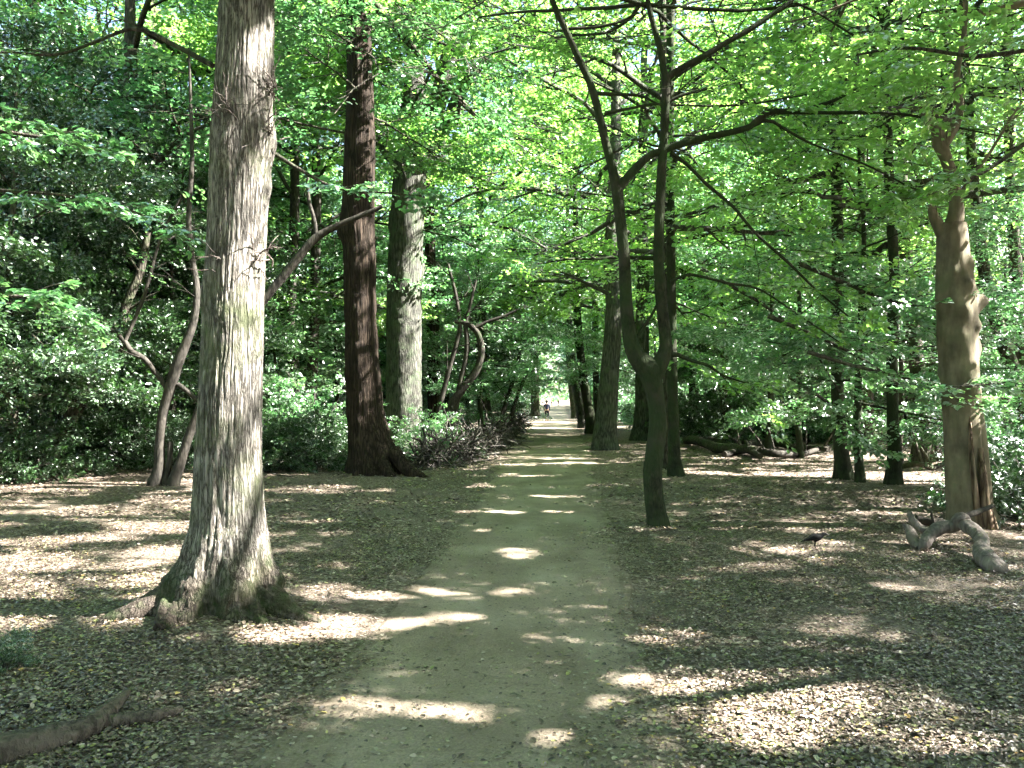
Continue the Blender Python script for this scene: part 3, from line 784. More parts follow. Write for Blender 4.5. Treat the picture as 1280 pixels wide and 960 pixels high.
# ---- T7: forked young tree right of the path
def t7_extra(g):
    # upper leafy layers out of the frame and to the right
    for (x, y, z, az, L) in [(1.6, 10, 6.5, a * .8, 4.2) for a in range(5)] + [(1.8, 10.2, 8.0, a * 1.6 + .4, 3.6) for a in range(4)] + [(2.0, 10, 9.2, a * 1.5, 2.6) for a in range(4)]:
        g.branch([x, y, z], [math.cos(az), math.sin(az), .12], L, .03, 2, 5, droop=.1)


limb_tree('beech_tree', 'slender dark forked trunk standing right beside the path, arching twigs overhead', (822, 660), 10.0, 'beech_bark', [
    ([(824, 676, 48), (823, 662, 38), (821, 645, 31), (818, 625, 29), (816, 590, 27), (819, 560, 27), (822, 530, 25), (820, 500, 25), (815, 475, 30), (812, 462, 36), (800, 452, 30), (790, 435, 23), (786, 410, 20), (783, 380, 18), (780, 320, 17), (775, 270, 16), (771, 235, 16)], 0),
    ([(814, 478, 26), (822, 460, 26), (831, 442, 21), (832, 425, 18), (827, 380, 17), (823, 320, 15), (825, 260, 14), (828, 200, 13), (831, 150, 12), (833, 100, 12), (830, 92, 10), (825, 60, 9), (815, 25, 8), (808, -10, 7), (800, -80, 5), (795, -220, 3)], 5),
    ([(771, 238, 15), (764, 205, 13), (755, 170, 12), (748, 140, 11), (738, 105, 11), (722, 70, 10), (706, 35, 9), (690, 0, 8), (675, -50, 6), (650, -150, 3)], 6),
    ([(771, 238, 13), (785, 222, 13), (800, 205, 12), (815, 193, 11), (840, 184, 11), (880, 172, 10), (920, 164, 9), (940, 157, 9), (958, 141, 10), (985, 138, 6), (1020, 133, 6), (1050, 122, 5), (1085, 100, 4), (1110, 85, 3)], 8),
    ([(962, 140, 7), (1000, 141, 5), (1050, 141, 5), (1100, 141, 4), (1150, 146, 4), (1200, 160, 3), (1260, 172, 2)], 7),
    ([(835, 97, 11), (850, 86, 9), (880, 70, 9), (910, 52, 8), (940, 35, 8), (965, 18, 7), (990, 2, 7), (1030, -30, 4)], 6),
    ([(990, 2, 4), (1020, 15, 3), (1060, 40, 3), (1110, 70, 2.5)], 5),
    ([(838, 190, 6), (860, 207, 5), (885, 232, 5), (915, 257, 4.5), (945, 292, 4), (985, 328, 4), (1020, 362, 3), (1060, 395, 2.5)], 7),
    ([(920, 165, 5), (940, 158, 5), (960, 150, 5), (975, 158, 4), (1000, 172, 4), (1020, 182, 3), (1080, 205, 3), (1150, 240, 2)], 6),
    ([(745, 117, 6), (770, 118, 5), (800, 120, 4), (822, 130, 3)], 3),
    ([(711, 36, 5), (745, 34, 4), (775, 27, 4), (798, 16, 3)], 3),
    ([(756, 142, 6), (785, 136, 4), (820, 130, 4), (860, 132, 3), (930, 131, 3), (1010, 118, 2)], 5),
    ([(832, 130, 5), (850, 120, 5), (880, 112, 4), (900, 108, 3)], 2),
    ([(834, 446, 8), (845, 443, 7), (862, 450, 5), (885, 457, 4), (905, 470, 3), (930, 478, 2)], 3),
    ([(838, 352, 5), (860, 343, 5), (885, 348, 4), (915, 355, 4), (950, 362, 3), (1000, 395, 3), (1050, 428, 2)], 6),
    ([(812, 455, 8), (803, 442, 7), (795, 430, 6), (800, 415, 5), (812, 398, 4), (822, 380, 4)], 0),
    ([(760, 367, 6), (735, 355, 5), (715, 345, 4), (700, 340, 2)], 2),
], lvl=1, lsize=.088, nleaf=22, spl=.58, dressL=1.7, t0=.25, leafm='leaf_sun', wsc=.88, extra=t7_extra, near=False, minr=.0035)

# ---- T15: stout pale tree at the right
g15 = [([(1218, 690, 70), (1216, 668, 62), (1211, 640, 52), (1208, 600, 48), (1205, 550, 46), (1202, 500, 45), (1199, 460, 45), (1197, 430, 46), (1197, 400, 46), (1196, 372, 48), (1193, 345, 42), (1191, 320, 38), (1190, 295, 36), (1189, 280, 34)], 0)]
e15, b15, ax15 = hero('gnarled_pale_tree', 'stout pale brown knobbly trunk with split base at the right edge', g15[0][0], 9.7, 'pale_bark', 64,
                      [(-20, .10, .2, .25), (-60, .05, .2, .25), (-110, .07, .2, .2), (200, .06, .3, .25), (30, .12, .2, .3)],
                      [(-6, 2.76, .15, .26, .11), (-75, 2.95, .06, .22, .08), (-100, 2.65, .05, .3, .09), (-50, 2.45, .05, .25, .08), (-110, 2.35, .035, .2, .07), (-85, 1.7, .03, .18, .06), (-10, 2.2, .05, .25, .12), (-120, 3.1, .04, .2, .07), (190, 2.8, .05, .3, .12), (-40, 3.2, .03, .3, .08), (-70, 2.0, .03, .15, .05), (170, 1.9, .03, .2, .08), (-62, 3.0, -.03, .12, .04), (-55, 1.0, -.035, .10, .6), (-35, .7, .03, .1, .5)], .006, 9, None, None, None, step=.03, lump=.09)
w15 = MB(); g = Grow(spl=.65, nspr=4, side=4, wobble=.13, minr=.005)
for rws, dr in (([(1186, 302, 22), (1176, 287, 17), (1167, 270, 12), (1163, 255, 7)], 0), ([(1190, 290, 26), (1195, 262, 18), (1192, 230, 15), (1183, 200, 14), (1175, 180, 16), (1170, 160, 13), (1158, 150, 9), (1150, 130, 6)], 4),
                ([(1178, 182, 14), (1188, 168, 12), (1196, 150, 11), (1200, 130, 9), (1196, 95, 8), (1205, 40, 6), (1210, -40, 4)], 7), ([(1192, 255, 7), (1212, 225, 5), (1238, 190, 4), (1262, 150, 3), (1290, 110, 2)], 8)):
    q = px_line(rws, 9.7); pts = limb(g.wood, q, 30, 12, .15); D = np.gradient(pts, axis=0); D /= np.linalg.norm(D, axis=1)[:, None]
    g.dress(pts, D, 2.0, .02, 1, .5, nside=dr)
for i in range(10):
    az = i * 2.4; g.branch([5.6, 9.6, 6.2 + .5 * i], [math.cos(az), math.sin(az), .2 + .04 * i], 4.0, .05, 2, 5, droop=.15)
link('branches', rel(g.wood, b15).mesh('gnarled limbs', M['pale_bark']), e15)
lm = MB(); sprays_to_leaves(lm, g.S, 22, .08, do_carve=True)
link('crown', rel(lm, b15).mesh('gnarled crown', M['leaf_sun'], False, True), e15)
sp_ = MB()
for (px0, py0, px1, py1, w) in ((1226, 560, 1238, 672, 12), (1218, 600, 1228, 668, 8), (1212, 520, 1222, 640, 7), (1232, 600, 1245, 665, 7)):
    limb(sp_, [[*P(px0, py0, 9.5), w / F * 4.8 * .5], [*P((px0 + px1) / 2 - 2, (py0 + py1) / 2, 9.42), w / F * 4.8], [*P(px1, py1, 9.4), w / F * 4.8 * 1.2]], 14, 7, .4)
link('split_wood', rel(sp_, b15).mesh('split heartwood', M['rot']), e15)

# ---- T2: many-stemmed small tree behind the oak, with its long broken limb
limb_tree('multi_stem_tree', 'small mottled tree with several leaning stems behind the big oak, one stem broken off', (208, 612), 14.6, 'mottled_bark', [
    ([(192, 618, 26), (194, 603, 24), (199, 585, 18), (200, 550, 15), (204, 515, 15), (213, 485, 17), (222, 455, 17), (234, 425, 14), (243, 398, 12), (246, 360, 10), (240, 320, 9), (236, 270, 8), (240, 200, 7), (238, 120, 5), (236, 60, 3)], 6),
    ([(214, 616, 22), (218, 600, 20), (228, 570, 15), (238, 540, 14), (248, 515, 14), (268, 465, 13), (300, 415, 13), (332, 372, 14), (360, 338, 14), (392, 300, 14), (420, 283, 10), (450, 270, 8), (478, 258, 7)], 0),
    ([(206, 614, 14), (208, 595, 10), (212, 575, 9), (213, 552, 8)], 0),
    ([(395, 298, 8), (393, 275, 6), (386, 250, 6), (385, 222, 5)], 0),
    ([(212, 490, 9), (198, 470, 8), (180, 448, 9), (165, 440, 9), (150, 420, 8), (120, 400, 5)], 3),
    ([(222, 480, 8), (238, 492, 8), (252, 505, 7)], 0),
    ([(150, 440, 7), (180, 370, 6), (200, 300, 5), (225, 250, 5), (240, 230, 4)], 4)],
    leafm='leaf_mid', lsize=.085, nleaf=20, spl=.7, dressL=1.8, stems=3, t0=.45, wsc=.78)
# leaning dark trunk in the evergreens
limb_tree('leaning_tree', 'dark trunk leaning right through the evergreens at the far left', (68, 590), 16.5, 'dark_bark', [
    ([(62, 592, 26), (66, 575, 24), (85, 530, 18), (108, 490, 16), (135, 455, 15), (152, 420, 13), (158, 380, 11), (175, 340, 10), (185, 290, 8)], 5)], leafm='leaf_holly', lsize=.08, spl=.7, stems=1, t0=.6)
# arching thicket stems by the brushwood
limb_tree('arching_hazel', 'dark bare stems curving over like a hook above the brushwood, left of path', (555, 545), 23.0, 'stem_bark', [
    ([(552, 560, 20), (553, 535, 17), (565, 505, 14), (585, 478, 12), (598, 458, 11), (602, 435, 10), (596, 415, 9), (583, 404, 8), (568, 402, 6)], 0),
    ([(560, 560, 12), (568, 520, 9), (575, 480, 8), (582, 450, 8), (584, 425, 8), (582, 405, 7), (588, 380, 5), (595, 350, 4)], 5),
    ([(540, 560, 12), (552, 500, 9), (562, 460, 8), (572, 425, 8), (575, 405, 6), (570, 370, 5), (560, 330, 4)], 5),
    ([(590, 412, 6), (610, 402, 5), (628, 396, 5), (645, 388, 3)], 3)], leafm='leaf_mid', stems=3, lsize=.095, spl=.8, dressL=2.0, wsc=.82)
limb_tree('hazel', 'thin straight stems leaning over the brushwood towards the path', (628, 540), 30.0, 'mottled_bark', [
    ([(622, 560, 8), (628, 520, 6), (640, 480, 5), (650, 440, 4), (655, 400, 3)], 6), ([(618, 560, 7), (610, 500, 5), (600, 460, 4), (598, 400, 3)], 6), ([(630, 560, 7), (645, 500, 5), (665, 455, 4), (690, 420, 3)], 6)], leafm='leaf_mid', stems=3, lsize=.11, spl=.9, dressL=2.2)

# ---- simple trunks measured from the photo: (px base, py base, Y, [(px,py,w)...], bark, template, scale, label)
HT = [
    ('straight_tree', 'straight green-black trunk close behind the slender forked trunk, sunlit foot', 16.3, [(846, 612, 34), (846, 600, 21), (843, 575, 15), (841, 500, 13), (840, 420, 12), (839, 340, 11), (838, 250, 10), (838, 100, 9), (838, 0, 11)], 'beech_bark', 2, .8),
    ('slim_tree', 'thin dark trunk touching the straight one behind the forked trunk', 18.0, [(832, 592, 18), (832, 580, 14), (834, 500, 11), (836, 420, 11), (834, 300, 10), (830, 200, 9)], 'dark_bark', 2, .7),
    ('thick_tree', 'thick trunk at the right edge of the path, bulging foot', 25.0, [(756, 572, 40), (756, 556, 34), (757, 530, 28), (760, 500, 25), (763, 460, 23), (766, 420, 22), (768, 380, 21), (767, 340, 24), (765, 300, 18), (768, 240, 16), (770, 120, 12)], 'grey_bark', 0, 1.0),
    ('leaning_path_tree', 'trunk leaning left over the path, nearest of the leaning row', 38.0, [(741, 542, 22), (739, 532, 15), (735, 505, 12), (729, 470, 11), (723, 420, 10), (720, 360, 9)], 'beech_bark', 0, 1.0),
    ('leaning_path_tree', 'trunk with a sunlit pale patch in the leaning row by the path', 47.0, [(732, 535, 22), (729, 525, 15), (722, 495, 11), (715, 450, 10), (711, 400, 9)], 'grey_bark', 1, 1.0),
    ('leaning_path_tree', 'farthest dark trunk of the leaning row at the path edge', 60.0, [(719, 523, 12), (718, 515, 9), (714, 480, 8), (711, 440, 8)], 'dark_bark', 1, 1.1),
    ('upright_path_tree', 'narrow upright dark trunk behind the leaning row', 44.0, [(746, 530, 10), (746, 515, 8), (745, 470, 8), (744, 400, 8), (744, 340, 7)], 'dark_bark', 0, .9),
    ('pale_trunk_tree', 'pale straight trunk deep in the wood right of the forked trunk', 32.0, [(869, 556, 22), (869, 548, 16), (868, 510, 13), (866, 440, 12), (864, 380, 11), (862, 260, 10)], 'mottled_bark', 0, .9),
    ('dark_trunk_tree', 'broad dark trunk behind the long grey logs', 35.0, [(889, 552, 20), (889, 540, 17), (889, 480, 16), (888, 400, 15), (888, 300, 13)], 'dark_bark', 1, .95),
    ('slim_tree', 'slim dark trunk rising just behind the left end of the grey logs', 29.0, [(907, 560, 16), (907, 550, 10), (905, 500, 9), (905, 430, 9), (903, 330, 8)], 'dark_bark', 0, .75),
    ('small_foot_tree', 'dark trunk with flared foot among low teal leaves, right middle', 15.6, [(1056, 618, 38), (1056, 604, 26), (1054, 585, 19), (1050, 550, 16), (1047, 500, 15), (1047, 400, 15), (1047, 300, 14), (1046, 200, 13), (1046, 0, 11)], 'beech_bark', 2, .85),
    ('stub_tree', 'short dark flared trunk between the low leaves and the knobbly pale trunk', 14.6, [(1117, 620, 26), (1117, 608, 19), (1118, 570, 15), (1116, 530, 14), (1115, 440, 13), (1118, 340, 12), (1112, 240, 12), (1108, 100, 10)], 'beech_bark', 2, .75),
    ('twin_tree', 'left trunk of a dark pair behind the knobbly pale trunk', 19.5, [(1150, 596, 38), (1152, 582, 28), (1154, 550, 22), (1152, 500, 20), (1140, 400, 17), (1130, 300, 14), (1125, 150, 12)], 'dark_bark', 0, .8),
    ('twin_tree', 'right trunk of a dark pair behind the knobbly pale trunk', 19.8, [(1172, 596, 30), (1170, 582, 22), (1166, 550, 17), (1165, 500, 15), (1175, 400, 13), (1180, 300, 12)], 'dark_bark', 2, .8),
    ('right_edge_tree', 'dark trunk leaning left at the far right edge', 15.0, [(1300, 640, 34), (1296, 600, 26), (1285, 520, 20), (1265, 460, 18), (1245, 400, 16), (1228, 330, 14), (1215, 200, 12), (1205, 60, 9)], 'dark_bark', 2, .85),
    ('right_edge_tree', 'second dark trunk rising behind the far right edge', 17.0, [(1290, 610, 26), (1286, 560, 20), (1278, 450, 17), (1270, 350, 15), (1262, 200, 12)], 'dark_bark', 0, .8),
    ('high_tree', 'dark trunk seen high between leaves, right of centre', 24.0, [(1085, 570, 22), (1084, 540, 16), (1083, 400, 14), (1081, 300, 13), (1079, 240, 12), (1072, 100, 9)], 'dark_bark', 1, .8),
    ('ivy_pale_tree', 'pale sunlit trunk of the pair between big oak and redwood, left one', 25.0, [(372, 575, 24), (372, 560, 17), (369, 500, 14), (366, 440, 13), (364, 380, 12), (368, 280, 12), (370, 100, 10)], 'mottled_bark', 0, .8),
    ('ivy_pale_tree', 'pale trunk of the pair between big oak and redwood, right one', 25.6, [(386, 575, 26), (387, 555, 19), (388, 500, 15), (392, 440, 13), (394, 360, 12), (396, 240, 12), (392, 60, 9)], 'mottled_bark', 2, .9),
    ('brown_tree', 'narrow reddish brown trunk just right of the thick grey trunk', 29.0, [(545, 560, 22), (545, 545, 18), (543, 500, 17), (542, 440, 17), (541, 390, 16), (538, 330, 14), (536, 240, 12)], 'brown_bark', 1, .85),
    ('shaded_tree', 'dark trunk in shade behind the hooked bare stems', 34.0, [(606, 552, 20), (606, 540, 17), (605, 500, 16), (602, 450, 15), (600, 350, 13)], 'dark_bark', 0, .9),
    ('shaded_tree', 'dark trunk left of the distant walker at the path edge', 56.0, [(669, 520, 14), (669, 512, 11), (669, 480, 10), (668, 420, 9)], 'dark_bark', 1, 1.0),
    ('ivy_tree', 'tall trunk standing in the evergreens at the upper left', 21.0, [(168, 590, 26), (168, 560, 20), (166, 400, 19), (165, 200, 18), (163, 60, 15)], 'dark_bark', 1, .9),
]
for k, (nm, lb, Y, rws, bk, ti, sc) in enumerate(HT):
    hero(nm, lb, rws, Y, bk, 24, FL(.05), (), .0, 6, 13 * sc + 2, .07, SPARSE[k % 2] if rws[0][0] > 800 else TALL[ti], sc, k * 1.3, step=.12, group='leaning row of trunks at the path edge' if nm.startswith('leaning_path') else None, lump=.12)

# ---- background trees
def ok(x, y): return x < path_l(y) - MARG or x > path_r(y) + MARG + SUNGAP


MARG, SUNGAP = 3.0, 2.0
placed = []


def spread(n, ylo, yhi, dmin, wide=.78, xfree=0):
    out = []; t = 0
    while len(out) < n and t < 20000:
        t += 1; y = (ylo ** 1.6 + (yhi ** 1.6 - ylo ** 1.6) * rng.random()) ** (1 / 1.6); x = rng.uniform(-wide, wide) * y
        if not ok(x, y): continue
        if any((x - a) ** 2 + (y - b) ** 2 < dmin ** 2 for a, b in placed): continue
        placed.append((x, y)); out.append((x, y))
    return out


for (x, y) in spread(36, 34, 130, 6.0):
    k = rng.integers(0, 3)
    put_tree(TALL[k], x, y, rng.uniform(.85, 1.2), rng.uniform(0, 6.28), 'woodland_tree', 'tall leafy tree added for shade deep in the wood with a straight bare lower trunk', 'tree', 'tall trees deep in the wood')
for k, (px, Y, lb) in enumerate([(800, 31, 'tall bright tree between the thick path trunk and the forked trunk'), (925, 41, 'tall bright tree high behind the grey logs'), (1000, 30, 'tall bright tree high over the middle of the clearing'), (1140, 32, 'tall bright tree high behind the dark pair of trunks')]):
    put_tree(TALL[(0, 2)[k % 2]], (px - 640) / F * Y, Y, 1.05, k * 1.9, 'tall_tree', lb, 'tree')
for k in range(12):  # trees added along the far path to shade its bright end
    y = 74 + k * 13.5; sd = k % 2
    x = float(path_r(y)) + 3.5 + (k % 3) if k % 3 else float(path_l(y)) - 4.5
    put_tree(TALL[k % 3], x, y, 1.1, k * 1.1, 'woodland_tree', 'tall leafy tree added for shade deep in the wood with a straight bare lower trunk', 'tree', 'tall trees deep in the wood')
for k in range(17):  # denser right-hand row added to throw more shade on the far path
    y = 70 + k * 9.0; x = float(path_r(y)) + 4.0 + (k * 37 % 10)
    put_tree(TALL[(k + 1) % 3], x, y, 1.0 + .04 * (k % 4), k * 2.1, 'woodland_tree', 'tall leafy tree added for shade deep in the wood with a straight bare lower trunk', 'tree', 'tall trees deep in the wood')
placed = []; MARG, SUNGAP = 4.2, 1.0
for (x, y) in spread(66, 26, 80, 3.0):
    k = rng.integers(0, 3)
    put_tree(UNDER[k], x, y, rng.uniform(.8, 1.25), rng.uniform(0, 6.28), 'understorey_tree', 'small leafy understorey tree in the depth of the wood', 'tree', 'understorey trees in the depth of the wood')
# placed understorey and evergreen masses: px, Y, kind, scale
MASS = [
    (15, 15.5, 'H', 0, 1.15, 'dark evergreen holly at the left frame edge'), (75, 19, 'H', 1, 1.5, 'glossy holly behind the leaning dark trunk'), (140, 20.5, 'H', 0, 1.25, 'tall glossy holly between leaning trunk and mottled stems'),
    (-60, 17, 'H', 0, 1.4, 'glossy holly partly outside the left edge'), (215, 20, 'H', 1, 1.25, 'dark holly right behind the mottled multi-stem tree'), (90, 23, 'H', 0, 1.6, 'tall holly mass behind the front hollies at left'),
    (285, 22.5, 'H', 1, 1.0, 'holly hidden mostly behind the big oak trunk'), (0, 24, 'H', 1, 1.7, 'deep shaded holly at the back left'),
    (345, 23, 'U', 1, .75, 'small bright tree between the big oak and the pale pair'), (420, 28, 'U', 0, .9, 'leafy sapling behind the redwood trunk'), (330, 30, 'U', 2, 1.0, 'leafy tree seen right of the big oak trunk'),
    (560, 33, 'U', 2, .95, 'leafy tree behind the hooked stems'), (600, 27, 'U', 0, .8, 'leafy sapling over the brushwood'), (560, 42, 'U', 1, 1.1, 'leafy tree overhanging the far path from the left'),
    (800, 38, 'U', 0, 1.1, 'leafy tree between thick path trunk and forked trunk'), (900, 42, 'U', 2, 1.1, 'leafy tree behind the grey logs'), (960, 24, 'U', 2, .95, 'layered green tree behind the grey logs, left of the low teal leaves'),
    (1000, 21.0, 'U', 0, .95, 'low spreading beech over the middle of the clearing'), (1075, 15.0, 'U', 0, .9, 'young beech with teal leaves reaching nearly to the ground'), (1125, 18.5, 'U', 1, .85, 'leafy sapling left of the knobbly pale trunk'),
    (1170, 23, 'U', 2, 1.0, 'leafy tree behind the knobbly pale trunk'), (1262, 18, 'H', 1, .9, 'dark bushy evergreen behind the right edge'), (1290, 12.5, 'U', 1, .62, 'leafy sapling at the right frame edge'),
    (1230, 25, 'H', 0, 1.1, 'dark evergreen deep behind the right edge'), (930, 34, 'H', 1, 1.0, 'dark evergreen beyond the logs'), (1040, 28, 'U', 1, 1.0, 'leafy tree in shade beyond the clearing'),
    (1090, 33, 'H', 0, 1.1, 'dark evergreen far beyond the clearing'), (240, 28, 'U', 2, 1.1, 'leafy tree high behind the hollies'),  (520, 31, 'U', 0, 1.0, 'leafy sapling between the grey trunk and the hooked stems'), (610, 38, 'U', 2, 1.0, 'leafy tree in shade behind the hooked stems, nearer the path'), (480, 35, 'U', 1, 1.2, 'leafy sapling in the gap between redwood and grey trunk'), (585, 44, 'H', 0, 1.3, 'dark evergreen far behind the brushwood'), (630, 60, 'H', 1, 1.5, 'dark evergreen by the far path, left side'), (905, 31, 'H', 0, .9, 'dark evergreen right behind the grey logs'), (1000, 37, 'H', 1, 1.3, 'tall dark evergreen at the back of the clearing'), (1150, 31, 'H', 0, 1.1, 'dark evergreen behind the dark pair of trunks'), (820, 45, 'H', 1, 1.4, 'dark evergreen far behind the forked trunk'),
    (110, 30, 'U', 2, 1.3, 'tall leafy tree behind the left hollies')]
for k, (px, Y, sc, lb) in enumerate([(40, 25, .95, 'tall tree rising above the hollies at the left frame edge'), (215, 27, 1.0, 'tall tree rising behind the hollies just left of the big oak'), (120, 33, 1.2, 'tall tree high behind the middle of the hollies'), (310, 34, 1.1, 'tall tree high behind the big oak trunk'), (400, 40, 1.2, 'tall tree high behind the redwood')]):
    x = (px - 640) / F * Y; put_tree(TALL[k % 3], x, Y, sc, k * 2.2, 'tall_tree', lb, 'tree')
for k, (px, Y, kd, vi, sc, lb) in enumerate(MASS):
    x = (px - 640) / F * Y
    TT = (HOLLY if kd == 'H' else UNDER)[vi]; cv = Y < 24 and x > 1
    e = put_tree(TT, x, Y, 1.0 if cv else sc, 0 if cv else k * 1.7, 'holly' if kd == 'H' else 'sapling', lb, 'holly tree' if kd == 'H' else 'tree', parts=() if cv else ('trunk', 'limbs', 'crown'))
    if cv:
        for kk, nm in (('trunk', 'trunk'), ('limbs', 'branches')):
            o = link(nm, TT[kk], e); o.scale = (sc,) * 3; o.rotation_euler = (0, 0, k * 1.7)
        link('crown', carved(TT, x, Y, float(e.location[2]), sc, k * 1.7), e)
BL = [(345, 17.8, 0, .85, 'low dark bush right behind the big oak foot'), (372, 17.4, 0, .95, 'low dark evergreen bush in the middle between oak and redwood'), (405, 18.2, 0, .8, 'low glossy bush touching the redwood foot'), (340, 19.5, 1, 1.1, 'light green bush behind the oak, sunlit'),
      (395, 20.5, 2, 1.0, 'taller bush in front of the pale pair of trunks'), (30, 15.6, 0, 1.0, 'glossy bush at the foot of the left hollies'), (110, 18.5, 0, 1.0, 'dark bush in the middle of the holly edge'), (160, 18.3, 0, .9, 'dark bush left of the mottled stems'),
      (236, 18.0, 0, .85, 'dark bush right of the mottled stems'), (-25, 14.5, 0, .7, 'low dark bush at the left frame edge'), (560, 21.2, 0, .6, 'green bush poking from the brushwood'), 
      (525, 19.3, 2, .6, 'bush between grey trunk and brushwood'), (1272, 11.3, 2, .55, 'dark leafy bush at the right edge near the fallen limb'), (1296, 10.0, 0, .8, 'low dark bush cut by the right edge'), (1310, 13.6, 0, .9, 'dark bush behind the knobbly trunk on its right')]
for k, (px, Y, vi, sc, lb) in enumerate(BL):
    put_tree(BUSH[vi], (px - 640) / F * Y, Y, sc, k * 2.1, 'bush', lb, 'bush', parts=('limbs', 'crown'))
placed = []; MARG = 3.2
for (x, y) in spread(80, 24, 70, 2.0):
    put_tree(BUSH[rng.integers(0, 3)], x, y, rng.uniform(.8, 1.5), rng.uniform(0, 6.28), 'undergrowth_bush', 'small bush in the undergrowth deep between the trunks', 'bush', 'bushes in the deep undergrowth', parts=('limbs', 'crown'))

# low plants at the left edge
for k, (px, py, sc, lb) in enumerate([(4, 840, .13, 'small dark green plant at the left edge beside the fallen bough'), (22, 805, .07, 'tiny seedling above the plant at the left edge'), (130, 595, .18, 'low weed on the sunlit litter at far left')]):
    p = G(px, py); put_tree(BUSH[0], p[0], p[1], sc, k, 'small_plant', lb, 'plant', parts=('limbs', 'crown'))

# ---- unseen trees added to shade the near ground (they stand beside and behind the photographer)
def shade_tree(x, y, H, rad, base, label, seed):
    e = empty('shade_tree', (x, y, float(gz(x, y))), label, 'tree')
    tm = MB(); z = np.linspace(-.2, H * .9, 20); tube(tm, np.stack([.1 * np.sin(z), .1 * np.cos(z * .7), z], 1), .35 * (1 - .8 * z.clip(0) / H), 16, rough=.12)
    link('trunk', tm.mesh('shade trunk', M['oak_bark']), e)
    g = Grow(spl=1.1, nspr=5, side=5, wobble=.12, minr=.012, tw=False)
    for i in range(16):
        t = (i + .5) / 16; zz = base + (H - base) * t; az = i * 2.4 + seed; el = .1 + .9 * t
        g.branch([0, 0, zz], [math.cos(az) * math.cos(el), math.sin(az) * math.cos(el), math.sin(el)], rad * math.sin(PI * (.25 + .65 * t)), .1, 2, 6, droop=.2)
    link('branches', g.wood.mesh('shade limbs', M['oak_bark']), e)
    off = np.array([x, y, 0.0]); lm = MB()
    sprays_to_leaves(lm, g.S, 36, .125, do_carve=True, off=off)
    link('crown', lm.mesh('shade crown', M['leaf_mid'], False, True), e)


shade_tree(10.5, 4.0, 14, 6.0, 5.0, 'unseen tall oak added just right of the photographer whose boughs hang over the path', .3)
shade_tree(14.5, 10.5, 17, 6.0, 8.5, 'unseen tall oak added for shade beyond the right frame edge', 1.3)
shade_tree(5.5, -1.5, 15, 5.5, 7.0, 'unseen tall oak added for shade behind the photographer on the right', 2.1)
shade_tree(17.0, 0.0, 16, 6.0, 5.0, 'unseen tall oak added for shade far to the right of the photographer', 3.1)

for k, (x, y, sc) in enumerate([(-9.5, 1.5, 1.0), (-4.5, -6, 1.1), (2.5, -10, 1.0), (-15, 5, 1.1), (-10, -6, 1.0), (-17, -3, 1.2), (8, -12, 1.1), (-3, -15, 1.2), (-22, 9, 1.1), (12, -6, 1.1), (19, -8, 1.1), (24, 4, 1.2), (-14, -12, 1.1)]):  # unseen trees added all around to cut the sky fill
    put_tree(TALL[k % 3], x, y, sc, k * 2.3, 'surrounding_tree', 'unseen leafy tree added for shade around the photographer outside the view', 'tree', 'unseen added trees around the photographer')

# distant wood as one mass
mb = MB(); n = 90000
a = rng.uniform(-.9, .9, n); r = rng.uniform(120, 200, n); x = np.sin(a) * r; y = np.cos(a) * r
far = rng.random(n) < .3; y[far] += 130; x[far] *= 1.6
hh = 20 + 3 * fbm(x * .08, y * .08, 0, 5, 2); z = gz(x, y) + hh * rng.random(n) ** 1.25
k = (x < path_l(y) - 3) | (x > path_r(y) + 3) | (y > 222)
x, y, z = x[k], y[k], z[k]; n = len(x)
dr = rng.normal(0, 1, (n, 3)); nm = rng.normal(0, 1, (n, 3))
add_leaves(mb, np.stack([x, y, z], 1), dr, nm, rng.uniform(1.0, 2.2, n))
tag(link('distant_wood', mb.mesh('distant wood', M['leaf_mid'], False, True)), None, None, kind='stuff')


# ---------------------------------------------------------------- brushwood hedges
def brushwood(pts, H, W, n, label, seed):
    r2 = np.random.default_rng(seed); mb = MB(); pts = np.array(pts); org = np.array([*pts[0], float(gz(*pts[0]))])
    for _ in range(n):
        t = r2.random() * (len(pts) - 1); i = int(t); f = t - i; c = pts[i] * (1 - f) + pts[min(i + 1, len(pts) - 1)] * f
        ax_ = pts[min(i + 1, len(pts) - 1)] - pts[i] if i + 1 < len(pts) else pts[i] - pts[i - 1]; ax_ = ax_ / np.linalg.norm(ax_)
        h = H * r2.random() ** 1.1; w = W * (1 - h / H * .6); o = r2.normal(0, w * .35)
        p = np.array([c[0] + o * ax_[1], c[1] - o * ax_[0], float(gz(c[0], c[1])) + h * .9 + .02])
        d = unit([*(ax_ * r2.choice([-1, 1]) + r2.normal(0, .55, 2)), r2.normal(.0, .28)]) if r2.random() < .82 else unit([r2.normal(0, .5), r2.normal(0, .5), 1])
        L = r2.uniform(.4, 1.5); rad = r2.uniform(.005, .024) if r2.random() < .9 else r2.uniform(.03, .06)
        q = [p - d * L / 2]
        for _k in range(5): d = unit(d + r2.normal(0, .30, 3)); q.append(q[-1] + d * L / 5)
        q = np.array(q); q[:, 2] = np.maximum(q[:, 2], gz(q[:, 0], q[:, 1]) + .01)
        tube(mb, q - org, np.linspace(rad, rad * .5, 6), 5)
    e = link('brushwood_hedge', mb.mesh('brushwood', M['brush']), None, org); tag(e, label, 'dead hedge', 'heaps of dead branches along the left of the path')


def gp(px, py): p = G(px, py); return (p[0], p[1])


brushwood([gp(526, 588), gp(550, 583), gp(580, 575), gp(610, 567)], .62, .75, 420, 'nearest tangled heap of dead branches, beside the redwood roots', 1)
brushwood([gp(604, 565), gp(616, 560), gp(626, 553)], .8, .9, 300, 'middle heap of dead branches left of the path', 2)
brushwood([gp(628, 552), gp(640, 545), gp(652, 536), gp(656, 530)], .95, 1.0, 300, 'farthest dense heap of dead branches before the walker', 3)

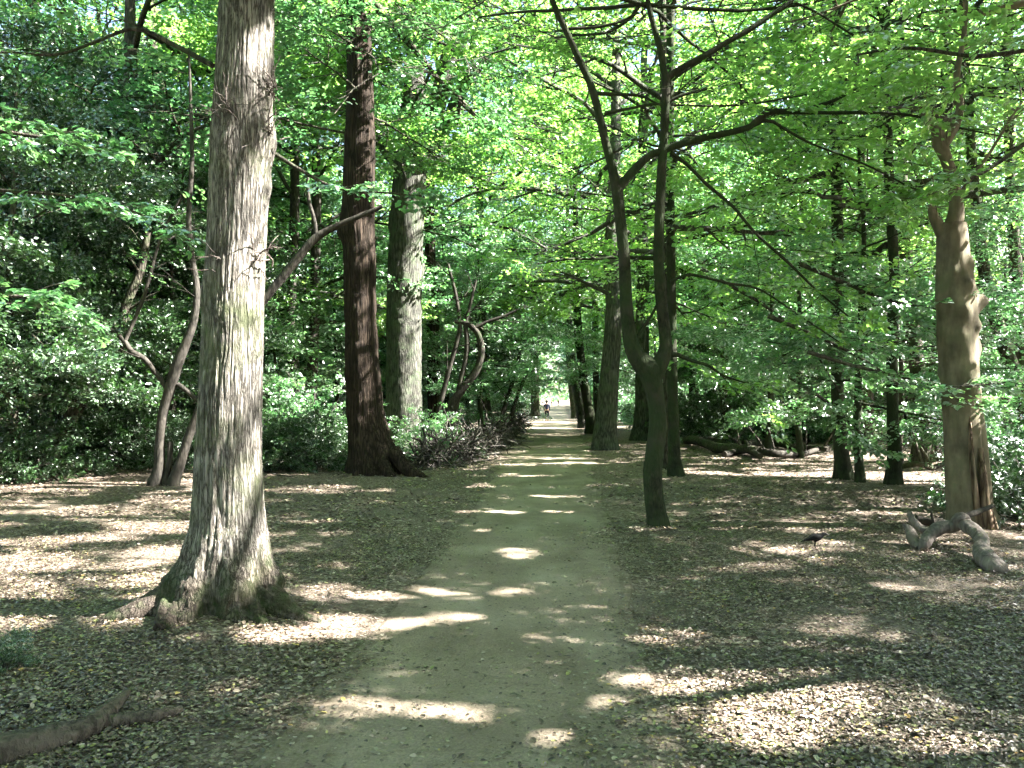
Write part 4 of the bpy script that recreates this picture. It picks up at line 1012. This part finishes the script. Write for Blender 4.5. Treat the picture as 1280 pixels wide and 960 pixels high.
# ---------------------------------------------------------------- fallen wood
e = empty('fallen_limb', G(1190, 690), 'big curved barkless fallen limb arching off the ground at the right', 'fallen branch'); o_ = np.array(e.location)
mb = MB()
Yf = 8.3
limb(mb, [[*P(1252, 712, 7.3), .085], [*P(1245, 709, 7.3), .10], [*P(1232, 699, 7.45), .11], [*P(1226, 688, 7.65), .09], [*P(1228, 677, 7.85), .08], [*P(1220, 665, 8.1), .085], [*P(1207, 656, 8.35), .085], [*P(1202, 650, 8.4), .095], [*P(1192, 657, 8.45), .08], [*P(1176, 659, 8.45), .085], [*P(1163, 668, 8.4), .075], [*P(1156, 679, 8.3), .07], [*P(1152, 688, 8.3), .045]], 110, 22, .32, thin=.84)
link('bough', rel(mb, o_).mesh('fallen bough', M['deadwood']), e)
mb = MB(); limb(mb, [[*P(1150, 684, 8.4), .045], [*P(1142, 675, 8.5), .058], [*P(1136, 662, 8.6), .045], [*P(1129, 656, 8.65), .02]], 40, 16, .35)
limb(mb, [[*P(1165, 664, 8.5), .035], [*P(1152, 661, 8.6), .04], [*P(1141, 650, 8.7), .035], [*P(1137, 640, 8.75), .024]], 40, 16, .35); link('stub', rel(mb, o_).mesh('stubs', M['deadwood']), e)
mb = MB(); limb(mb, [[*P(1190, 658, 8.6), .035], [*P(1203, 647, 8.7), .03], [*P(1222, 640, 8.75), .032], [*P(1242, 632, 8.8), .02]], 20, 10, .15)
limb(mb, [[*P(1145, 648, 8.9), .04], [*P(1165, 653, 8.9), .05], [*P(1180, 652, 8.85), .04]], 14, 10, .15)
limb(mb, [[*P(1168, 655, 8.85), .02], [*P(1165, 646, 8.85), .016], [*P(1164, 640, 8.85), .01]], 8, 8, .1)
link('side_branch', rel(mb, o_).mesh('side branches', M['mottled_bark']), e)

e = empty('fallen_bough', G(70, 930), 'grey split bough lying in the litter at the bottom left corner', 'fallen branch'); o_ = np.array(e.location)


def gl(px, py, r, up=.6):
    p = G(px, py); return [p[0], p[1], p[2] + r * up, r]


mb = MB(); c = curve([gl(-60, 985, .08, .5), gl(0, 955, .078, .5), gl(60, 938, .068, .6), gl(105, 925, .055, .8), gl(135, 905, .042, 1.4), gl(160, 882, .016, 4.5)], 120)
tube(mb, c[:, :3], c[:, 3], 34, rough=.32); link('bough', rel(mb, o_).mesh('near bough', M['log_bark']), e)
mb = MB(); c = curve([gl(130, 912, .035, .9), gl(165, 908, .034, 1.0), gl(200, 902, .03, 1.0), gl(226, 893, .02, 1.2)], 30); tube(mb, c[:, :3], c[:, 3], 14, rough=.25)
link('side_branch', rel(mb, o_).mesh('near side', M['log_bark']), e)
for (pts_, lb) in (([(-10, 895, .008), (30, 888, .009), (65, 885, .008), (95, 897, .005)], 'thin dark stick above the grey bough'), ([(325, 590, .012), (345, 596, .012), (372, 600, .008)], 'small stick on the litter right of the oak')):
    mb = MB(); c = curve([gl(*p, 1.2) for p in pts_], 20); tube(mb, c[:, :3], c[:, 3], 6, rough=.2); o = c[0, :3].copy()
    tag(link('stick', rel(mb, o).mesh('stick', M['brush']), None, o), lb, 'stick')

LOGS = [([(858, 556, .14), (880, 563, .15), (905, 569, .14), (935, 573, .12), (948, 575, .11)], 'dark log, left one of the heap beyond the clearing', 'dark_bark'),
        ([(905, 574, .08), (935, 571, .09), (965, 576, .09), (1000, 573, .07), (1038, 566, .05)], 'long pale log in front of the heap beyond the clearing', 'mottled_bark'),
        ([(930, 562, .12), (960, 561, .11), (1000, 566, .09), (1036, 570, .07)], 'grey log lying at the back of the heap', 'dark_bark'),
        ([(862, 548, .12), (890, 557, .10), (925, 566, .09), (950, 580, .07)], 'slanting log crossing the heap', 'mottled_bark'),
        ([(1125, 590, .05), (1150, 592, .06), (1185, 590, .04)], 'small broken log near the dark pair of trunks', 'dark_bark')]
for (pp, lb, mt) in LOGS:
    mb = MB(); c = curve([gl(*p, 1.0) for p in pp], 30); c[:, 2] += .08 * np.abs(np.sin(np.linspace(0, 5, 30))); tube(mb, c[:, :3], c[:, 3], 12, rough=.25); o = c[0, :3].copy()
    for _ in range(4):
        i = rng.integers(5, 28); d = unit(rng.normal(0, 1, 3) + [0, 0, .8]); tube(mb, [c[i, :3], c[i, :3] + d * .4, c[i, :3] + d * .9 + [0, 0, -.1]], [.035, .025, .01], 6)
    tag(link('log', rel(mb, o).mesh('log', M[mt]), None, o), lb, 'log', 'fallen logs beyond the clearing')

# mound of earth by the hollies
p = G(104, 578); mb = MB(); th = np.linspace(0, 2 * PI, 25)[:-1]
ringsv = []
for r_, z_ in ((.42, -.05), (.38, .08), (.25, .17), (.08, .2)): ringsv.append(np.stack([r_ * 1.3 * np.cos(th), r_ * np.sin(th), z_ + .03 * fbm(np.cos(th) * 3, np.sin(th) * 3, z_ * 9, 8, 2)], 1))
Vv = np.vstack(ringsv); i = np.arange(3)[:, None] * 24; j = np.arange(24)[None]; k = (j + 1) % 24
mb.add(Vv, np.stack([i + j, i + k, i + 24 + k, i + 24 + j], -1).reshape(-1, 4)); mb.add(np.vstack([Vv[-24:], [[0, 0, .21]]]), np.stack([np.arange(24), (np.arange(24) + 1) % 24, np.full(24, 24)], 1))
tag(link('stump', mb.mesh('stump', M['rot']), None, p), 'low reddish rotten stump at the edge of the hollies, far left', 'stump')

# hanging sprays of leaves near the camera: boughs that reach in
def bough(name, label, rows, Y, lsize, leafm, nspr=5, dress=5, spl=.4, L=1.0, near=True):
    g = Grow(spl=spl, nspr=nspr, side=4, wobble=.13, minr=.0025); q = px_line(rows, Y)
    pts = limb(g.wood, q, 30, 6); D = np.gradient(pts, axis=0); D /= np.linalg.norm(D, axis=1)[:, None]; g.dress(pts, D, L, .006, 1, .2, nside=dress)
    o = pts[0].copy(); e = empty(name, o, label, 'branch')
    link('branches', rel(g.wood, o).mesh(name + ' wood', M['dark_bark']), e)
    lm = MB(); sprays_to_leaves(lm, g.S, 18, lsize, near=near, do_carve=False, jit=.25); link('leaves', rel(lm, o).mesh(name + ' leaves', M[leafm], False, True), e)


bough('hanging_bough', 'leafy bough hanging at left in front of the hollies, big pale leaves', [(-40, 235, 5), (30, 240, 4), (90, 245, 3), (150, 258, 3), (215, 285, 2)], 9.5, .095, 'leaf_mid', dress=7, L=.9)
bough('hanging_bough', 'bough of larger leaves high at the left edge in front of the hollies', [(-60, 150, 6), (10, 165, 5), (70, 175, 4), (130, 190, 2)], 11.0, .12, 'leaf_mid', dress=8, L=1.2)
bough('hanging_bough', 'bough of larger leaves at mid height at the left frame edge', [(-60, 380, 6), (0, 370, 5), (50, 375, 4), (100, 395, 2)], 11.5, .12, 'leaf_mid', dress=8, L=1.2)
bough('hanging_bough', 'leafy bough reaching across in front of the redwood and grey trunks', [(340, 190, 6), (380, 215, 5), (420, 235, 4), (470, 240, 3), (530, 245, 2)], 12.5, .10, 'leaf_beech', dress=6, L=.9)
bough('hanging_bough', 'leafy bough crossing the knobbly pale trunk at mid height', [(1010, 440, 6), (1060, 455, 5), (1120, 470, 4), (1180, 483, 3), (1262, 478, 2)], 9.2, .075, 'leaf_beech', dress=9, L=.8)
bough('hanging_bough', 'leafy bough with teal leaves left of the knobbly pale trunk', [(1000, 330, 6), (1060, 355, 5), (1110, 375, 4), (1180, 388, 2)], 9.9, .08, 'leaf_beech', dress=9, L=1.1)
bough('hanging_bough', 'leafy bough hanging left of the small flared trunk in the right middle', [(900, 350, 5), (960, 385, 4), (1010, 430, 3), (1050, 490, 2)], 13.0, .09, 'leaf_beech', dress=10, L=1.5)
bough('hanging_bough', 'leafy bough hiding the forks of the knobbly pale trunk', [(1280, 180, 6), (1230, 215, 5), (1180, 235, 4), (1120, 260, 2)], 9.0, .08, 'leaf_sun', dress=9, L=1.0)
bough('hanging_bough', 'leafy bough with teal leaves hanging low in front of the small flared trunk', [(985, 470, 5), (1030, 500, 4), (1065, 530, 3), (1095, 570, 2)], 14.4, .09, 'leaf_beech', dress=10, L=1.2)
bough('hanging_bough', 'leafy bough with teal leaves hanging at mid height left of the stub trunk', [(1180, 400, 5), (1120, 430, 4), (1060, 440, 3), (980, 455, 2)], 13.6, .09, 'leaf_beech', dress=11, L=1.5)
bough('hanging_bough', 'bright leafy bough across the upper right corner', [(1300, 60, 6), (1220, 70, 5), (1130, 60, 4), (1040, 75, 2)], 8.5, .08, 'leaf_sun', dress=10, L=1.2)
bough('hanging_bough', 'leafy bough low above the clearing between the two flared trunks', [(960, 395, 6), (1020, 420, 5), (1080, 450, 4), (1150, 500, 2)], 12.0, .085, 'leaf_beech', dress=10, L=1.4)


# ---------------------------------------------------------------- crow
def skin_obj(name, verts, edges, radii, mat, parent=None, sub=2, root=0):
    me = bpy.data.meshes.new(name); me.from_pydata([tuple(map(float, v)) for v in verts], edges, []); me.materials.append(mat)
    o = link(name, me, parent); md = o.modifiers.new('Skin', 'SKIN'); md.use_smooth_shade = True
    for i, r in enumerate(radii):
        s = me.skin_vertices[0].data[i]; s.radius = r if isinstance(r, tuple) else (r, r); s.use_root = i == root
    ss = o.modifiers.new('Sub', 'SUBSURF'); ss.levels = sub; ss.render_levels = sub
    return o


M['feather'] = plain('black feathers', (.003, .003, .0035), .85); M['beak'] = plain('dark beak', (.02, .02, .02), .4)
p = G(1019, 686)
e = empty('crow', (p[0], p[1], p[2]), 'black crow standing on a sunlit patch of litter, facing right', 'bird', rz=math.radians(-8), sc=.80)
vb = [(-.155, 0, .085), (-.10, 0, .105), (-.05, 0, .125), (0, 0, .135), (.05, 0, .145), (.085, 0, .165), (.105, 0, .185), (.125, 0, .188), (.148, 0, .180), (.162, 0, .174),
      (.0, .028, .10), (.012, .032, .06), (.005, .034, .012), (.03, .036, .008), (0, -.028, .10), (-.012, -.032, .06), (-.022, -.034, .012), (.005, -.036, .008), (-.19, 0, .07)]
ed = [(0, 1), (1, 2), (2, 3), (3, 4), (4, 5), (5, 6), (6, 7), (7, 8), (8, 9), (3, 10), (10, 11), (11, 12), (12, 13), (3, 14), (14, 15), (15, 16), (16, 17), (0, 18)]
rd = [(.02, .008), (.026, .018), (.040, .038), (.048, .048), (.045, .045), (.032, .032), (.026, .026), (.020, .022), (.008, .009), (.003, .003),
      .022, .007, .005, .004, .022, .007, .005, .004, (.018, .005)]
skin_obj('body', vb, ed, rd, M['feather'], e, 2, 3)
wg = MB()
for s in (-1, 1):
    c = curve([[.06, s * .040, .15, .018], [.0, s * .048, .145, .034], [-.07, s * .036, .118, .024], [-.145, s * .014, .092, .006]], 14); tube(wg, c[:, :3], c[:, 3], 10)
link('wing', wg.mesh('wings', M['feather']), e)
bk = MB(); c = curve([[.138, 0, .184, .009], [.158, 0, .178, .006], [.176, 0, .170, .002]], 8); tube(bk, c[:, :3], c[:, 3], 8); link('beak', bk.mesh('beak', M['beak']), e)

# ---------------------------------------------------------------- people in the distance
M['skin'] = plain('skin', (.45, .28, .2), .6); M['navy'] = plain('navy cloth', (.015, .02, .045), .9); M['black'] = plain('black cloth', (.015, .015, .017), .9)
M['greyc'] = plain('grey blue cloth', (.12, .14, .19), .9); M['hair'] = plain('dark hair', (.03, .02, .015), .7); M['stone'] = plain('pale cloth', (.35, .32, .3), .9)


def person(x, y, label, top, bottom, rz, stride=.16, scale=1.0, lift=0):
    e = empty('person', (x, y, float(gz(x, y)) + .01), label, 'person', rz=rz, sc=scale)
    s = stride
    V = [(0, 0, .95), (0, 0, 1.12), (0, .01, 1.30), (0, .01, 1.43), (0, .0, 1.50), (0, -.01, 1.60), (0, -.015, 1.68),
         (.19, .01, 1.40), (.25, .03, 1.14), (.22, -.10, .92), (.22, -.15, .84), (-.19, .01, 1.40), (-.25, -.01, 1.14), (-.23, .06, .90), (-.23, .07, .81),
         (.10, 0, .90), (.11, -s * .7, .50), (.11, -s * .9, .08), (.11, -s * .9 - .14, .03), (-.10, 0, .90), (-.11, -s * .2 + .02, .48), (-.11, s + .12, .13 + lift), (-.11, s + .02, .03 + lift)]
    E = [(0, 1), (1, 2), (2, 3), (3, 4), (4, 5), (5, 6), (3, 7), (7, 8), (8, 9), (9, 10), (3, 11), (11, 12), (12, 13), (13, 14), (0, 15), (15, 16), (16, 17), (17, 18), (0, 19), (19, 20), (20, 21), (21, 22)]
    R = [(.15, .11), (.135, .10), (.16, .11), (.12, .09), (.055, .055), (.085, .10), (.07, .085), .055, .042, .032, .038, .055, .042, .032, .038, .09, .062, .042, .035, .09, .062, .042, .035]
    skin_obj('body', V, E, R, M['skin'], e)
    skin_obj('jacket', [V[0], V[1], V[2], V[3], V[7], V[8], V[9], V[11], V[12], V[13]], [(0, 1), (1, 2), (2, 3), (3, 4), (4, 5), (5, 6), (3, 7), (7, 8), (8, 9)],
             [(.165, .125), (.155, .12), (.18, .13), (.12, .10), .068, .056, .042, .068, .056, .042], top, e)
    skin_obj('trousers', [(0, 0, 1.0), V[0], V[15], V[16], tuple(np.array(V[17]) + [0, 0, .3]), V[19], V[20], tuple(np.array(V[21]) + [0, -.06, .2])], [(0, 1), (1, 2), (2, 3), (3, 4), (1, 5), (5, 6), (6, 7)],
             [(.18, .135), (.185, .14), .12, .078, .058, .12, .078, .058], bottom, e)
    hm = bpy.data.meshes.new('hair'); import bmesh
    b_ = bmesh.new(); bmesh.ops.create_uvsphere(b_, u_segments=14, v_segments=10, radius=.108)
    for v in b_.verts: v.co.z *= 1.05; v.co.y *= 1.05
    bmesh.ops.delete(b_, geom=[v for v in b_.verts if v.co.z < -.03 and v.co.y < .03], context='VERTS'); b_.to_mesh(hm); b_.free(); hm.materials.append(M['hair'])
    link('hair', hm, e, (0, .012, 1.665))


p = G(683, 528)
person(2.95, 68, 'person in dark clothing walking along the path, nearest of the distant figures', M['navy'], M['black'], PI * .95, .2)
person(11.3, 196, 'distant person in dark clothing standing alone at the right end of the path group', M['black'], M['navy'], .2, .05)
person(9.6, 194, 'distant person in grey blue clothing in the middle of the path group', M['greyc'], M['stone'], .4, .1, .8)
person(8.3, 192, 'distant person in navy clothing at the left end of the path group', M['navy'], M['black'], 2.9, .1)

# ---------------------------------------------------------------- sky, sun, camera
w = bpy.data.worlds.new('World'); scene.world = w; w.use_nodes = True; nt = w.node_tree; nt.nodes.clear()
sky = nt.nodes.new('ShaderNodeTexSky'); sky.sky_type = 'NISHITA'; sky.sun_disc = False
sky.sun_elevation = SUN_EL; sky.sun_rotation = math.radians(90) + SUN_AZ; sky.air_density = 1.2; sky.dust_density = 1.5
bg = nt.nodes.new('ShaderNodeBackground'); bg.inputs['Strength'].default_value = .05
ow = nt.nodes.new('ShaderNodeOutputWorld'); nt.links.new(sky.outputs[0], bg.inputs[0]); nt.links.new(bg.outputs[0], ow.inputs[0])
sl = bpy.data.lights.new('sun', 'SUN'); sl.energy = 5.0; sl.angle = math.radians(.53); sl.color = (1, .965, .925)
so = bpy.data.objects.new('sun', sl); COL.objects.link(so); so.location = (30, 0, 40)
so.rotation_euler = Vector(tuple(-SUN)).to_track_quat('-Z', 'Y').to_euler()
cam = bpy.data.cameras.new('camera'); cam.sensor_width = 36; cam.lens = F / 1280 * 36; cam.shift_y = 17 / 1280; cam.clip_end = 6000; cam.clip_start = .05
co = bpy.data.objects.new('camera', cam); COL.objects.link(co); co.location = (0, 0, CH); co.rotation_euler = (math.radians(90), 0, 0)
scene.camera = co
scene.view_settings.view_transform = 'Standard'; scene.view_settings.look = 'None'
scene.view_settings.exposure = 3.8; scene.view_settings.gamma = 1
scene.view_settings.use_curve_mapping = False
cy = scene.cycles
cy.use_denoising = True; cy.denoiser = 'OPENIMAGEDENOISE'; cy.denoising_input_passes = 'RGB_ALBEDO_NORMAL'
cy.max_bounces = 6; cy.diffuse_bounces = 3; cy.transmission_bounces = 5; cy.glossy_bounces = 2; cy.transparent_max_bounces = 8
cy.sample_clamp_indirect = 6; cy.caustics_reflective = False; cy.caustics_refractive = False
cy.use_adaptive_sampling = True; cy.adaptive_threshold = .03
print('objects', len(bpy.data.objects))
